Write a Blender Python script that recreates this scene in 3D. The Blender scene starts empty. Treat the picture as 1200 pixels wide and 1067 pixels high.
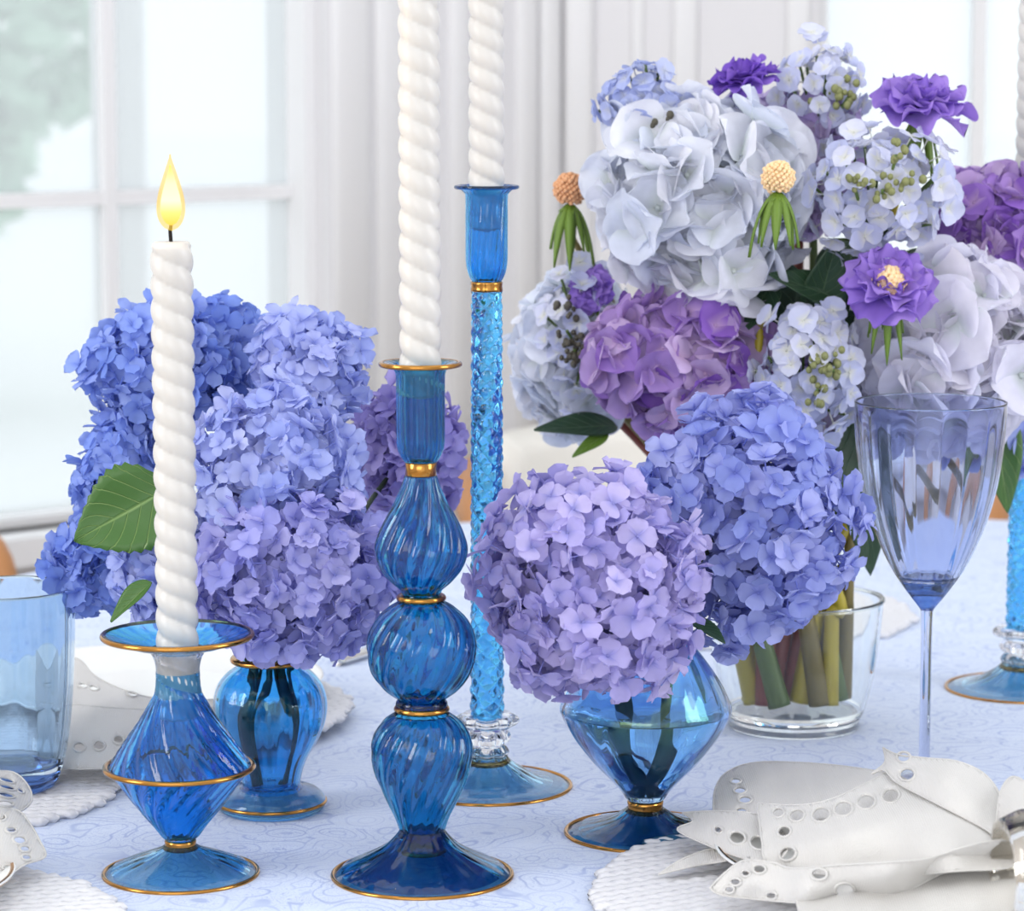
import bpy, math, random
import numpy as np
from mathutils import Vector, Matrix, Quaternion
from mathutils.geometry import delaunay_2d_cdt

random.seed(7)
PI = math.pi
scn = bpy.context.scene
COL = scn.collection

# ------------------------------------------------------------------ camera
F, CX, CY = 3500.0, 600.0, 533.5      # focal length and centre in pixels of the 1200x1067 frame
CZ, TZ = 1.22, 0.75                   # camera height, table height
PITCH = math.radians(7.6)
cam_d = bpy.data.cameras.new('camera')
cam_d.sensor_width = 36.0
cam_d.sensor_fit = 'HORIZONTAL'
cam_d.lens = 36.0 * F / 1200.0
cam_d.clip_start = 0.05
cam_d.clip_end = 200
cam_d.dof.use_dof = True
cam_d.dof.focus_distance = 1.79
cam_d.dof.aperture_fstop = 12.0
cam = bpy.data.objects.new('camera', cam_d)
cam.location = (0, 0, CZ)
cam.rotation_euler = (PI / 2 - PITCH, 0, 0)
COL.objects.link(cam)
scn.camera = cam

# ------------------------------------------------------------------ world, light, exposure
world = bpy.data.worlds.new('sky')
scn.world = world
world.use_nodes = True
bg = world.node_tree.nodes['Background']
bg.inputs[0].default_value = (0.93, 0.965, 1.0, 1)
bg.inputs[1].default_value = 1.05

scn.view_settings.view_transform = 'Standard'
scn.view_settings.look = 'None'
scn.view_settings.gamma = 1.0
scn.view_settings.use_curve_mapping = False
scn.view_settings.exposure = 0.52
scn.cycles.max_bounces = 16
scn.cycles.transmission_bounces = 16
scn.cycles.glossy_bounces = 6
scn.cycles.adaptive_threshold = 0.02
scn.cycles.diffuse_bounces = 3
scn.cycles.transparent_max_bounces = 16
scn.cycles.sample_clamp_indirect = 6.0
scn.cycles.blur_glossy = 0.6


def area_light(name, loc, target, sx, sy, power, col=(1, 1, 1)):
    d = bpy.data.lights.new(name, 'AREA')
    d.shape = 'RECTANGLE'
    d.size, d.size_y = sx, sy
    d.energy = power
    d.color = col
    o = bpy.data.objects.new(name, d)
    o.location = loc
    o.rotation_euler = (Vector(target) - Vector(loc)).to_track_quat('-Z', 'Y').to_euler()
    COL.objects.link(o)
    return o


# daylight entering by the tall side windows of the room (outside the photograph)
area_light('window_daylight', (-2.12, 0.85, 1.65), (0.0, 1.55, 1.0), 0.75, 1.25, 18, (1.0, 0.98, 0.95))
area_light('window_daylight_right', (2.12, 1.1, 1.65), (0.0, 1.6, 1.0), 0.75, 1.35, 14, (0.97, 0.985, 1.0))

area_light('front_fill_light', (-0.7, -2.3, 1.75), (0.05, 1.8, 0.95), 2.6, 1.5, 22, (1.0, 0.985, 0.965))  # added soft fill from behind the camera; no window stands there


# ------------------------------------------------------------------ projection helpers (placing things on the table)
def ray(px, py):
    x, y = (px - CX) / F, -(py - CY) / F
    c, s = math.cos(PITCH), math.sin(PITCH)
    return Vector((x, c + y * s, -s + y * c))


def G(px, py, h=0.0):
    d = ray(px, py)
    t = (TZ + h - CZ) / d.z
    return Vector((0, 0, CZ)) + d * t


def S(px, py, Y):
    d = ray(px, py)
    return Vector((0, 0, CZ)) + d * (Y / d.y)


def mpp(p):                            # metres per pixel at point p
    return (p.y * math.cos(PITCH) + (CZ - p.z) * math.sin(PITCH)) / F


def prof(px0, py0, pts):
    """silhouette (pixel row, half width) -> axis point on the table and (radius, height) list"""
    P0 = G(px0, py0)
    out = []
    for py, hw in pts:
        q = S(px0, py, P0.y)
        out.append((hw * mpp(q), q.z - TZ))
    return P0, out


def srgb(r, g, b, a=1.0):
    def f(v):
        v /= 255.0
        return v / 12.92 if v <= 0.04045 else ((v + 0.055) / 1.055) ** 2.4
    return (f(r), f(g), f(b), a)


# ------------------------------------------------------------------ object helpers
def obj(name, mesh, mat=None, parent=None, loc=None, kind=None):
    o = bpy.data.objects.new(name, mesh)
    COL.objects.link(o)
    if mat is not None and mesh is not None and len(mesh.materials) == 0:
        mesh.materials.append(mat)
    if parent is not None:
        o.parent = parent
    if loc is not None:
        o.location = loc
    if kind:
        o['kind'] = kind
    return o


def tag(o, label, cat, group=None):
    o['label'] = label
    o['category'] = cat
    if group:
        o['group'] = group
    return o


def thing(name, loc, label, cat, group=None):
    o = bpy.data.objects.new(name, None)
    o.empty_display_size = 0.02
    COL.objects.link(o)
    o.location = loc
    return tag(o, label, cat, group)


def mesh_from(name, V, Fc, smooth=True, attr=None):
    m = bpy.data.meshes.new(name)
    m.from_pydata([tuple(v) for v in V], [], Fc)
    if smooth:
        m.polygons.foreach_set('use_smooth', [True] * len(m.polygons))
    if attr is not None:
        for nm, vals in attr.items():
            a = m.attributes.new(nm, 'FLOAT', 'POINT')
            a.data.foreach_set('value', list(vals))
    m.update()
    return m


class MB:
    """collects verts / faces"""
    def __init__(s):
        s.v, s.f = [], []

    def add(s, V, Fc):
        n = len(s.v)
        s.v += [Vector(v) for v in V]
        s.f += [tuple(i + n for i in f) for f in Fc]
        return s

    def box(s, lo, hi):
        x0, y0, z0 = lo
        x1, y1, z1 = hi
        V = [(x0, y0, z0), (x1, y0, z0), (x1, y1, z0), (x0, y1, z0), (x0, y0, z1), (x1, y0, z1), (x1, y1, z1), (x0, y1, z1)]
        return s.add(V, [(0, 3, 2, 1), (4, 5, 6, 7), (0, 1, 5, 4), (1, 2, 6, 5), (2, 3, 7, 6), (3, 0, 4, 7)])

    def tube(s, pts, rad, seg=8, caps=True):
        pts = [Vector(p) for p in pts]
        n = len(pts)
        if not hasattr(rad, '__len__'):
            rad = [rad] * n
        V, Fc = [], []
        prev = None
        for i, p in enumerate(pts):
            t = (pts[min(i + 1, n - 1)] - pts[max(i - 1, 0)])
            if t.length < 1e-9:
                t = Vector((0, 0, 1))
            t.normalize()
            if prev is None:
                a = Vector((1, 0, 0)) if abs(t.x) < 0.9 else Vector((0, 1, 0))
                u = (a - t * a.dot(t)).normalized()
            else:
                u = (prev - t * prev.dot(t)).normalized()
            prev = u
            w = t.cross(u)
            for k in range(seg):
                an = 2 * PI * k / seg
                V.append(p + (u * math.cos(an) + w * math.sin(an)) * rad[i])
        for i in range(n - 1):
            for k in range(seg):
                k2 = (k + 1) % seg
                Fc.append((i * seg + k, i * seg + k2, (i + 1) * seg + k2, (i + 1) * seg + k))
        if caps:
            Fc.append(tuple(range(seg - 1, -1, -1)))
            Fc.append(tuple((n - 1) * seg + k for k in range(seg)))
        return s.add(V, Fc)

    def ball(s, c, r, seg=8, rings=5, sc=(1, 1, 1)):
        c = Vector(c)
        V = [c + Vector((0, 0, -r * sc[2]))]
        for i in range(1, rings):
            ph = -PI / 2 + PI * i / rings
            for k in range(seg):
                a = 2 * PI * k / seg
                V.append(c + Vector((r * sc[0] * math.cos(ph) * math.cos(a), r * sc[1] * math.cos(ph) * math.sin(a), r * sc[2] * math.sin(ph))))
        V.append(c + Vector((0, 0, r * sc[2])))
        Fc = [(0, 1 + (k + 1) % seg, 1 + k) for k in range(seg)]
        for i in range(rings - 2):
            for k in range(seg):
                a, b = 1 + i * seg + k, 1 + i * seg + (k + 1) % seg
                Fc.append((a, b, b + seg, a + seg))
        top = len(V) - 1
        b0 = 1 + (rings - 2) * seg
        Fc += [(b0 + k, b0 + (k + 1) % seg, top) for k in range(seg)]
        return s.add(V, Fc)

    def mesh(s, name, smooth=True):
        return mesh_from(name, s.v, s.f, smooth)


def catmull(pts, sub=6):
    out = []
    n = len(pts)
    for i in range(n - 1):
        p0, p1, p2, p3 = pts[max(i - 1, 0)], pts[i], pts[i + 1], pts[min(i + 2, n - 1)]
        for k in range(sub):
            t = k / sub
            t2, t3 = t * t, t * t * t
            out.append(tuple(0.5 * (2 * b + (c - a) * t + (2 * a - 5 * b + 4 * c - d) * t2 + (-a + 3 * b - 3 * c + d) * t3)
                             for a, b, c, d in zip(p0, p1, p2, p3)))
    out.append(tuple(pts[-1]))
    return out


def lathe_loop(name, loop, seg=96, rib=None, closed=True):
    """loop: list of (r, z, w); rib: function (theta, z) -> relative change, weighted with w"""
    V, Fc = [], []
    n = len(loop)
    for (r, z, w) in loop:
        for k in range(seg):
            th = 2 * PI * k / seg
            rr = r * (1 + (w * rib(th, z) if rib and w else 0))
            V.append((rr * math.cos(th), rr * math.sin(th), z))
    m = n if closed else n - 1
    for i in range(m):
        j = (i + 1) % n
        for k in range(seg):
            k2 = (k + 1) % seg
            Fc.append((i * seg + k, i * seg + k2, j * seg + k2, j * seg + k))
    if not closed:                                     # profile begins and ends near the axis: cap it
        Fc.append(tuple(range(seg - 1, -1, -1)))
        Fc.append(tuple((n - 1) * seg + k for k in range(seg)))
    return mesh_from(name, V, Fc)


def offset_profile(P, t):
    out = []
    n = len(P)
    for i in range(n):
        a, b = P[max(i - 1, 0)], P[min(i + 1, n - 1)]
        dr, dz = b[0] - a[0], b[1] - a[1]
        L = math.hypot(dr, dz) or 1
        out.append((max(P[i][0] - dz / L * t, 0.0008), P[i][1] + dr / L * t))
    return out


def shell(name, P, t, rib=None, seg=96, sub=6, wfun=None, smooth_profile=True, inner_w=0.35):
    """hollow glass tube of wall t with the profile P (bottom to top), open at both ends"""
    P = catmull(P, sub) if smooth_profile else P
    P = [(max(r, 0.001), z) for r, z in P]
    z0, z1 = P[0][1], P[-1][1]
    wf = wfun or (lambda z: 1.0)
    outer = [(r, z, wf(z)) for r, z in P]
    inner = [(r, z, wf(z) * inner_w) for r, z in offset_profile(P, t)]
    return lathe_loop(name, outer + inner[::-1], seg, rib)


def vessel(name, P, t, floor_t, rib=None, seg=96, sub=6, wfun=None, inner_w=0.3):
    """glass vessel with a closed bottom"""
    P = [(max(r, 0.001), z) for r, z in catmull(P, sub)]
    wf = wfun or (lambda z: 1.0)
    outer = [(r, z, wf(z)) for r, z in P]
    inn = [(r, z) for r, z in offset_profile(P, t) if z > P[0][1] + floor_t]
    inner = [(r, z, wf(z) * inner_w) for r, z in inn]
    inner = [(0.0005, inn[0][1], 0), (inn[0][0] * 0.8, inn[0][1], 0)] + inner
    loop = [(0.0005, P[0][1], 0)] + outer + inner[::-1]
    return lathe_loop(name, loop, seg, rib, closed=False), inner


def solid(name, P, rib=None, seg=96, sub=6, wfun=None, smooth_profile=True):
    P = catmull(P, sub) if smooth_profile else P
    wf = wfun or (lambda z: 1.0)
    loop = [(max(r, 0.0005), z, wf(z)) for r, z in P]
    return lathe_loop(name, loop, seg, rib, closed=False)


def torus(name, R, r, z, sz=1.0, seg=72, ms=12):
    loop = [(R + r * math.cos(2 * PI * k / ms), z + r * sz * math.sin(2 * PI * k / ms), 0) for k in range(ms)]
    return lathe_loop(name, loop, seg)


def swirl(n, amp, twist):
    return lambda th, z: amp * math.cos(n * (th - twist * z))


# ------------------------------------------------------------------ materials
def mat_new(name):
    m = bpy.data.materials.new(name)
    m.use_nodes = True
    nt = m.node_tree
    return m, nt, nt.nodes['Principled BSDF']


def pbr(name, col, rough=0.5, metal=0.0, **kw):
    m, nt, b = mat_new(name)
    b.inputs['Base Color'].default_value = col
    b.inputs['Roughness'].default_value = rough
    b.inputs['Metallic'].default_value = metal
    for k, v in kw.items():
        b.inputs[k.replace('_', ' ')].default_value = v
    return m


def noise_bump(m, scale, strength, dist=0.001, detail=3):
    nt = m.node_tree
    b = nt.nodes['Principled BSDF']
    tc = nt.nodes.new('ShaderNodeTexCoord')
    n = nt.nodes.new('ShaderNodeTexNoise')
    n.inputs['Scale'].default_value = scale
    n.inputs['Detail'].default_value = detail
    bp = nt.nodes.new('ShaderNodeBump')
    bp.inputs['Strength'].default_value = strength
    bp.inputs['Distance'].default_value = dist
    nt.links.new(tc.outputs['Object'], n.inputs['Vector'])
    nt.links.new(n.outputs['Fac'], bp.inputs['Height'])
    nt.links.new(bp.outputs['Normal'], b.inputs['Normal'])
    return m


def glass(name, col, rough=0.0, ior=1.46, film=0.0, film_ior=1.9, bump=0.0, spec=0.5):
    m = pbr(name, col, rough, 0.0)
    b = m.node_tree.nodes['Principled BSDF']
    b.inputs['Transmission Weight'].default_value = 1.0
    b.inputs['IOR'].default_value = ior
    b.inputs['Specular IOR Level'].default_value = spec
    if film:
        b.inputs['Thin Film Thickness'].default_value = film
        b.inputs['Thin Film IOR'].default_value = film_ior
    if bump:
        noise_bump(m, 60, bump, 0.001, 1)
    return m


M_BLUE = glass('cobalt_blue_glass', (0.11, 0.49, 0.93, 1), spec=0.95)
M_BLUE_T = glass('deep_blue_glass', (0.07, 0.42, 0.69, 1), spec=0.95)
M_BLUE_V = glass('lustre_blue_glass', (0.20, 0.58, 0.93, 1), film=420, film_ior=1.5, spec=0.8)
M_BLUE_V2 = glass('pale_lustre_blue_glass', (0.42, 0.66, 0.94, 1), film=420, film_ior=1.6, spec=0.8)
M_AZURE = glass('azure_twisted_glass', (0.11, 0.52, 0.95, 1), spec=0.95)
M_FOOT = glass('deep_blue_foot_glass', (0.06, 0.27, 0.52, 1), spec=1.0)
M_FOOT_L = glass('light_blue_foot_glass', (0.40, 0.72, 0.93, 1), spec=0.95)
M_CLEAR = glass('clear_glass', (0.97, 0.99, 0.985, 1), ior=1.47)
M_CRYSTAL = glass('clear_crystal', (0.93, 0.94, 0.98, 1), ior=1.54)
M_SMOKE = glass('smoky_blue_glass', (0.70, 0.75, 0.92, 1))
M_SMOKE_D = glass('smoky_blue_glass_base', (0.10, 0.20, 0.48, 1))
M_TUMB = glass('slate_blue_glass', (0.64, 0.77, 0.90, 1))
M_WATER = glass('water', (0.93, 0.97, 1.0, 1), ior=1.33)
M_GOLD = pbr('gold_lustre', srgb(184, 132, 66), 0.16, 1.0)
noise_bump(M_GOLD, 220, 0.15, 0.0006, 2)
M_WAX = pbr('white_candle_wax', srgb(208, 206, 203), 0.34, 0, Subsurface_Weight=0.35, Subsurface_Scale=0.006)
M_WAX.node_tree.nodes['Principled BSDF'].inputs['Subsurface Radius'].default_value = (1.0, 0.85, 0.7)
M_WICK = pbr('burnt_wick', (0.012, 0.009, 0.008, 1), 0.9)
M_PORC = pbr('white_porcelain', srgb(240, 240, 238), 0.12)
M_WALL = noise_bump(pbr('white_wall_paint', srgb(226, 224, 226), 0.55), 90, 0.05)
M_TRIM = pbr('white_gloss_trim', srgb(236, 235, 236), 0.35)
M_STEEL = pbr('silver_cutlery', (0.80, 0.80, 0.80, 1), 0.12, 1.0)
M_RING = glass('amber_crystal', (0.92, 0.86, 0.74, 1), ior=1.5)


def flame_mat():
    m = bpy.data.materials.new('candle_flame')
    m.use_nodes = True
    nt = m.node_tree
    nt.nodes.clear()
    out = nt.nodes.new('ShaderNodeOutputMaterial')
    em = nt.nodes.new('ShaderNodeEmission')
    tc = nt.nodes.new('ShaderNodeTexCoord')
    sp = nt.nodes.new('ShaderNodeSeparateXYZ')
    rp = nt.nodes.new('ShaderNodeValToRGB')
    e = rp.color_ramp.elements
    e[0].position, e[0].color = 0.0, (1.0, 0.42, 0.06, 1)
    e[1].position, e[1].color = 1.0, (1.0, 0.62, 0.12, 1)
    for pos, c in ((0.22, (1.0, 0.62, 0.22, 1)), (0.42, (1.0, 0.93, 0.72, 1)), (0.7, (1.0, 0.90, 0.60, 1))):
        k = rp.color_ramp.elements.new(pos)
        k.color = c
    nt.links.new(tc.outputs['Generated'], sp.inputs[0])
    nt.links.new(sp.outputs['Z'], rp.inputs[0])
    nt.links.new(rp.outputs[0], em.inputs[0])
    em.inputs[1].default_value = 1.35
    nt.links.new(em.outputs[0], out.inputs[0])
    return m


M_FLAME = flame_mat()


def flame_mantle():
    m = bpy.data.materials.new('flame_mantle')
    m.use_nodes = True
    nt = m.node_tree
    nt.nodes.clear()
    out = nt.nodes.new('ShaderNodeOutputMaterial')
    em = nt.nodes.new('ShaderNodeEmission')
    em.inputs[0].default_value = (1.0, 0.66, 0.10, 1)
    em.inputs[1].default_value = 0.85
    tr = nt.nodes.new('ShaderNodeBsdfTransparent')
    ms = nt.nodes.new('ShaderNodeMixShader')
    ms.inputs[0].default_value = 0.45
    nt.links.new(tr.outputs[0], ms.inputs[1])
    nt.links.new(em.outputs[0], ms.inputs[2])
    nt.links.new(ms.outputs[0], out.inputs[0])
    return m


M_FLAME_OUT = flame_mantle()


def petal_mat(name, c1, c2, centre, transl=0.34, edge=None):
    """petal: hue drifts from flower to flower (Object Info random), its own eye colour near the middle"""
    m = bpy.data.materials.new(name)
    m.use_nodes = True
    nt = m.node_tree
    nt.nodes.clear()
    L = nt.links.new
    out = nt.nodes.new('ShaderNodeOutputMaterial')
    oi = nt.nodes.new('ShaderNodeObjectInfo')
    mix = nt.nodes.new('ShaderNodeMix')
    mix.data_type = 'RGBA'
    mix.inputs['A'].default_value = c1
    mix.inputs['B'].default_value = c2
    L(oi.outputs['Random'], mix.inputs['Factor'])
    at = nt.nodes.new('ShaderNodeAttribute')
    at.attribute_name = 'ps'
    mr = nt.nodes.new('ShaderNodeMapRange')
    mr.inputs['From Min'].default_value = 0.02
    mr.inputs['From Max'].default_value = 0.42
    mr.inputs['To Min'].default_value = 0.75
    mr.inputs['To Max'].default_value = 0.0
    L(at.outputs['Fac'], mr.inputs['Value'])
    mix2 = nt.nodes.new('ShaderNodeMix')
    mix2.data_type = 'RGBA'
    mix2.inputs['B'].default_value = centre
    L(mix.outputs['Result'], mix2.inputs['A'])
    L(mr.outputs[0], mix2.inputs['Factor'])
    tc = nt.nodes.new('ShaderNodeTexCoord')
    no = nt.nodes.new('ShaderNodeTexNoise')
    no.inputs['Scale'].default_value = 90
    L(tc.outputs['Object'], no.inputs['Vector'])
    hs = nt.nodes.new('ShaderNodeHueSaturation')
    mv = nt.nodes.new('ShaderNodeMapRange')
    mv.inputs['To Min'].default_value = 0.86
    mv.inputs['To Max'].default_value = 1.12
    L(no.outputs['Fac'], mv.inputs['Value'])
    L(mv.outputs[0], hs.inputs['Value'])
    L(mix2.outputs['Result'], hs.inputs['Color'])
    b = nt.nodes.new('ShaderNodeBsdfPrincipled')
    b.inputs['Roughness'].default_value = 0.55
    b.inputs['Specular IOR Level'].default_value = 0.25
    tr = nt.nodes.new('ShaderNodeBsdfTranslucent')
    L(hs.outputs[0], b.inputs['Base Color'])
    L(hs.outputs[0], tr.inputs['Color'])
    ms = nt.nodes.new('ShaderNodeMixShader')
    ms.inputs[0].default_value = transl
    L(b.outputs[0], ms.inputs[1])
    L(tr.outputs[0], ms.inputs[2])
    L(ms.outputs[0], out.inputs[0])
    return m


def leaf_mat(name, col, vein, rough=0.42):
    m, nt, b = mat_new(name)
    L = nt.links.new
    au = nt.nodes.new('ShaderNodeAttribute')
    au.attribute_name = 'lu'
    av = nt.nodes.new('ShaderNodeAttribute')
    av.attribute_name = 'lv'
    ab = nt.nodes.new('ShaderNodeMath'); ab.operation = 'ABSOLUTE'
    L(av.outputs['Fac'], ab.inputs[0])
    # side veins: bands of (u - 0.35|v|)
    k = nt.nodes.new('ShaderNodeMath'); k.operation = 'MULTIPLY_ADD'
    k.inputs[1].default_value = -0.32
    L(ab.outputs[0], k.inputs[0]); L(au.outputs['Fac'], k.inputs[2])
    f = nt.nodes.new('ShaderNodeMath'); f.operation = 'MULTIPLY'; f.inputs[1].default_value = 7.0
    L(k.outputs[0], f.inputs[0])
    fr = nt.nodes.new('ShaderNodeMath'); fr.operation = 'PINGPONG'; fr.inputs[1].default_value = 0.5
    L(f.outputs[0], fr.inputs[0])
    mr = nt.nodes.new('ShaderNodeMapRange')
    mr.inputs['From Min'].default_value = 0.0; mr.inputs['From Max'].default_value = 0.07
    mr.inputs['To Min'].default_value = 1.0; mr.inputs['To Max'].default_value = 0.0
    L(fr.outputs[0], mr.inputs['Value'])
    mm = nt.nodes.new('ShaderNodeMapRange')
    mm.inputs['From Min'].default_value = 0.0; mm.inputs['From Max'].default_value = 0.06
    mm.inputs['To Min'].default_value = 1.0; mm.inputs['To Max'].default_value = 0.0
    L(ab.outputs[0], mm.inputs['Value'])
    mx = nt.nodes.new('ShaderNodeMath'); mx.operation = 'MAXIMUM'
    L(mr.outputs[0], mx.inputs[0]); L(mm.outputs[0], mx.inputs[1])
    no = nt.nodes.new('ShaderNodeTexNoise'); no.inputs['Scale'].default_value = 120
    mix0 = nt.nodes.new('ShaderNodeMix'); mix0.data_type = 'RGBA'
    mix0.inputs['A'].default_value = col
    mix0.inputs['B'].default_value = tuple(c * 0.7 for c in col[:3]) + (1,)
    L(no.outputs['Fac'], mix0.inputs['Factor'])
    mix = nt.nodes.new('ShaderNodeMix'); mix.data_type = 'RGBA'
    L(mix0.outputs['Result'], mix.inputs['A'])
    mix.inputs['B'].default_value = vein
    sc = nt.nodes.new('ShaderNodeMath'); sc.operation = 'MULTIPLY'; sc.inputs[1].default_value = 0.55
    L(mx.outputs[0], sc.inputs[0]); L(sc.outputs[0], mix.inputs['Factor'])
    L(mix.outputs['Result'], b.inputs['Base Color'])
    bp = nt.nodes.new('ShaderNodeBump'); bp.inputs['Strength'].default_value = 0.6; bp.inputs['Distance'].default_value = 0.001
    bp.invert = True
    L(mx.outputs[0], bp.inputs['Height']); L(bp.outputs[0], b.inputs['Normal'])
    b.inputs['Roughness'].default_value = rough
    return m


M_LEAF = leaf_mat('fresh_green_leaf', srgb(62, 108, 40), srgb(150, 180, 110))
M_LEAF_D = leaf_mat('dark_green_leaf', srgb(44, 74, 48), srgb(92, 120, 88))
M_LEAF_L = leaf_mat('bright_green_leaf', srgb(110, 150, 50), srgb(160, 185, 110))
M_STEM = noise_bump(pbr('green_stem', srgb(86, 110, 52), 0.5), 150, 0.3)
M_STEM_D = noise_bump(pbr('dark_green_stem', srgb(52, 66, 44), 0.5), 150, 0.3)
M_STEM_Y = noise_bump(pbr('olive_yellow_stem', srgb(176, 160, 44), 0.45), 150, 0.3)
M_STEM_R = noise_bump(pbr('maroon_stem', srgb(128, 62, 50), 0.5), 150, 0.4)
M_STEM_O = noise_bump(pbr('brown_olive_stem', srgb(120, 108, 60), 0.55), 150, 0.4)
M_STEM_PALE = pbr('pale_flower_stalk', srgb(150, 156, 190), 0.6)
M_SEPAL = pbr('green_sepal', srgb(98, 128, 38), 0.5)
M_BUD = noise_bump(pbr('olive_green_bud', srgb(128, 132, 84), 0.55), 300, 0.3)
M_BUD_D = noise_bump(pbr('dark_olive_bud', srgb(78, 74, 62), 0.55), 300, 0.3)
M_PIN = pbr('peach_pincushion', srgb(246, 212, 166), 0.6, 0, Subsurface_Weight=0.2, Subsurface_Scale=0.002)
M_PIN_R = pbr('rust_pincushion', srgb(222, 166, 122), 0.6)


def cloth_mat():
    """pale blue cloth printed with fine paisley line work"""
    m, nt, b = mat_new('paisley_tablecloth')
    L = nt.links.new
    tc = nt.nodes.new('ShaderNodeTexCoord')
    # warped space
    n1 = nt.nodes.new('ShaderNodeTexNoise'); n1.inputs['Scale'].default_value = 13; n1.inputs['Detail'].default_value = 1.5
    L(tc.outputs['Object'], n1.inputs['Vector'])
    vm = nt.nodes.new('ShaderNodeVectorMath'); vm.operation = 'MULTIPLY_ADD'
    vm.inputs[1].default_value = (0.06, 0.06, 0.0)
    L(n1.outputs['Color'], vm.inputs[0]); L(tc.outputs['Object'], vm.inputs[2])
    # teardrop cells: rings around cell centres
    vo = nt.nodes.new('ShaderNodeTexVoronoi'); vo.inputs['Scale'].default_value = 33
    L(vm.outputs[0], vo.inputs['Vector'])
    mu = nt.nodes.new('ShaderNodeMath'); mu.operation = 'MULTIPLY'; mu.inputs[1].default_value = 4.6
    L(vo.outputs['Distance'], mu.inputs[0])
    pp = nt.nodes.new('ShaderNodeMath'); pp.operation = 'PINGPONG'; pp.inputs[1].default_value = 0.5
    L(mu.outputs[0], pp.inputs[0])
    r1 = nt.nodes.new('ShaderNodeMapRange')
    r1.inputs['From Min'].default_value = 0.04; r1.inputs['From Max'].default_value = 0.15
    r1.inputs['To Min'].default_value = 1; r1.inputs['To Max'].default_value = 0
    L(pp.outputs[0], r1.inputs['Value'])
    # small scroll work
    n2 = nt.nodes.new('ShaderNodeTexNoise'); n2.inputs['Scale'].default_value = 120; n2.inputs['Detail'].default_value = 2
    n2.inputs['Distortion'].default_value = 1.2
    L(tc.outputs['Object'], n2.inputs['Vector'])
    m2 = nt.nodes.new('ShaderNodeMath'); m2.operation = 'MULTIPLY'; m2.inputs[1].default_value = 9
    L(n2.outputs['Fac'], m2.inputs[0])
    p2 = nt.nodes.new('ShaderNodeMath'); p2.operation = 'PINGPONG'; p2.inputs[1].default_value = 0.5
    L(m2.outputs[0], p2.inputs[0])
    r2 = nt.nodes.new('ShaderNodeMapRange')
    r2.inputs['From Min'].default_value = 0.03; r2.inputs['From Max'].default_value = 0.16
    r2.inputs['To Min'].default_value = 0.95; r2.inputs['To Max'].default_value = 0
    L(p2.outputs[0], r2.inputs['Value'])
    mx = nt.nodes.new('ShaderNodeMath'); mx.operation = 'MAXIMUM'
    L(r1.outputs[0], mx.inputs[0]); L(r2.outputs[0], mx.inputs[1])
    # print strength drifts
    n3 = nt.nodes.new('ShaderNodeTexNoise'); n3.inputs['Scale'].default_value = 30
    L(tc.outputs['Object'], n3.inputs['Vector'])
    r3 = nt.nodes.new('ShaderNodeMapRange')
    r3.inputs['From Min'].default_value = 0.35; r3.inputs['From Max'].default_value = 0.65
    r3.inputs['To Min'].default_value = 0.3; r3.inputs['To Max'].default_value = 0.85
    L(n3.outputs['Fac'], r3.inputs['Value'])
    fa = nt.nodes.new('ShaderNodeMath'); fa.operation = 'MULTIPLY'
    L(mx.outputs[0], fa.inputs[0]); L(r3.outputs[0], fa.inputs[1])
    mix = nt.nodes.new('ShaderNodeMix'); mix.data_type = 'RGBA'
    mix.inputs['A'].default_value = srgb(216, 227, 248)
    mix.inputs['B'].default_value = srgb(160, 178, 222)
    L(fa.outputs[0], mix.inputs['Factor'])
    L(mix.outputs['Result'], b.inputs['Base Color'])
    b.inputs['Roughness'].default_value = 0.75
    b.inputs['Sheen Weight'].default_value = 0.1
    # weave + soft creases
    n4 = nt.nodes.new('ShaderNodeTexNoise'); n4.inputs['Scale'].default_value = 7; n4.inputs['Detail'].default_value = 3
    mp = nt.nodes.new('ShaderNodeMapping'); mp.inputs['Scale'].default_value = (0.6, 2.0, 1)
    L(tc.outputs['Object'], mp.inputs[0]); L(mp.outputs[0], n4.inputs['Vector'])
    bp = nt.nodes.new('ShaderNodeBump'); bp.inputs['Strength'].default_value = 0.35; bp.inputs['Distance'].default_value = 0.012
    L(n4.outputs['Fac'], bp.inputs['Height'])
    L(bp.outputs[0], b.inputs['Normal'])
    return m


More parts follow.
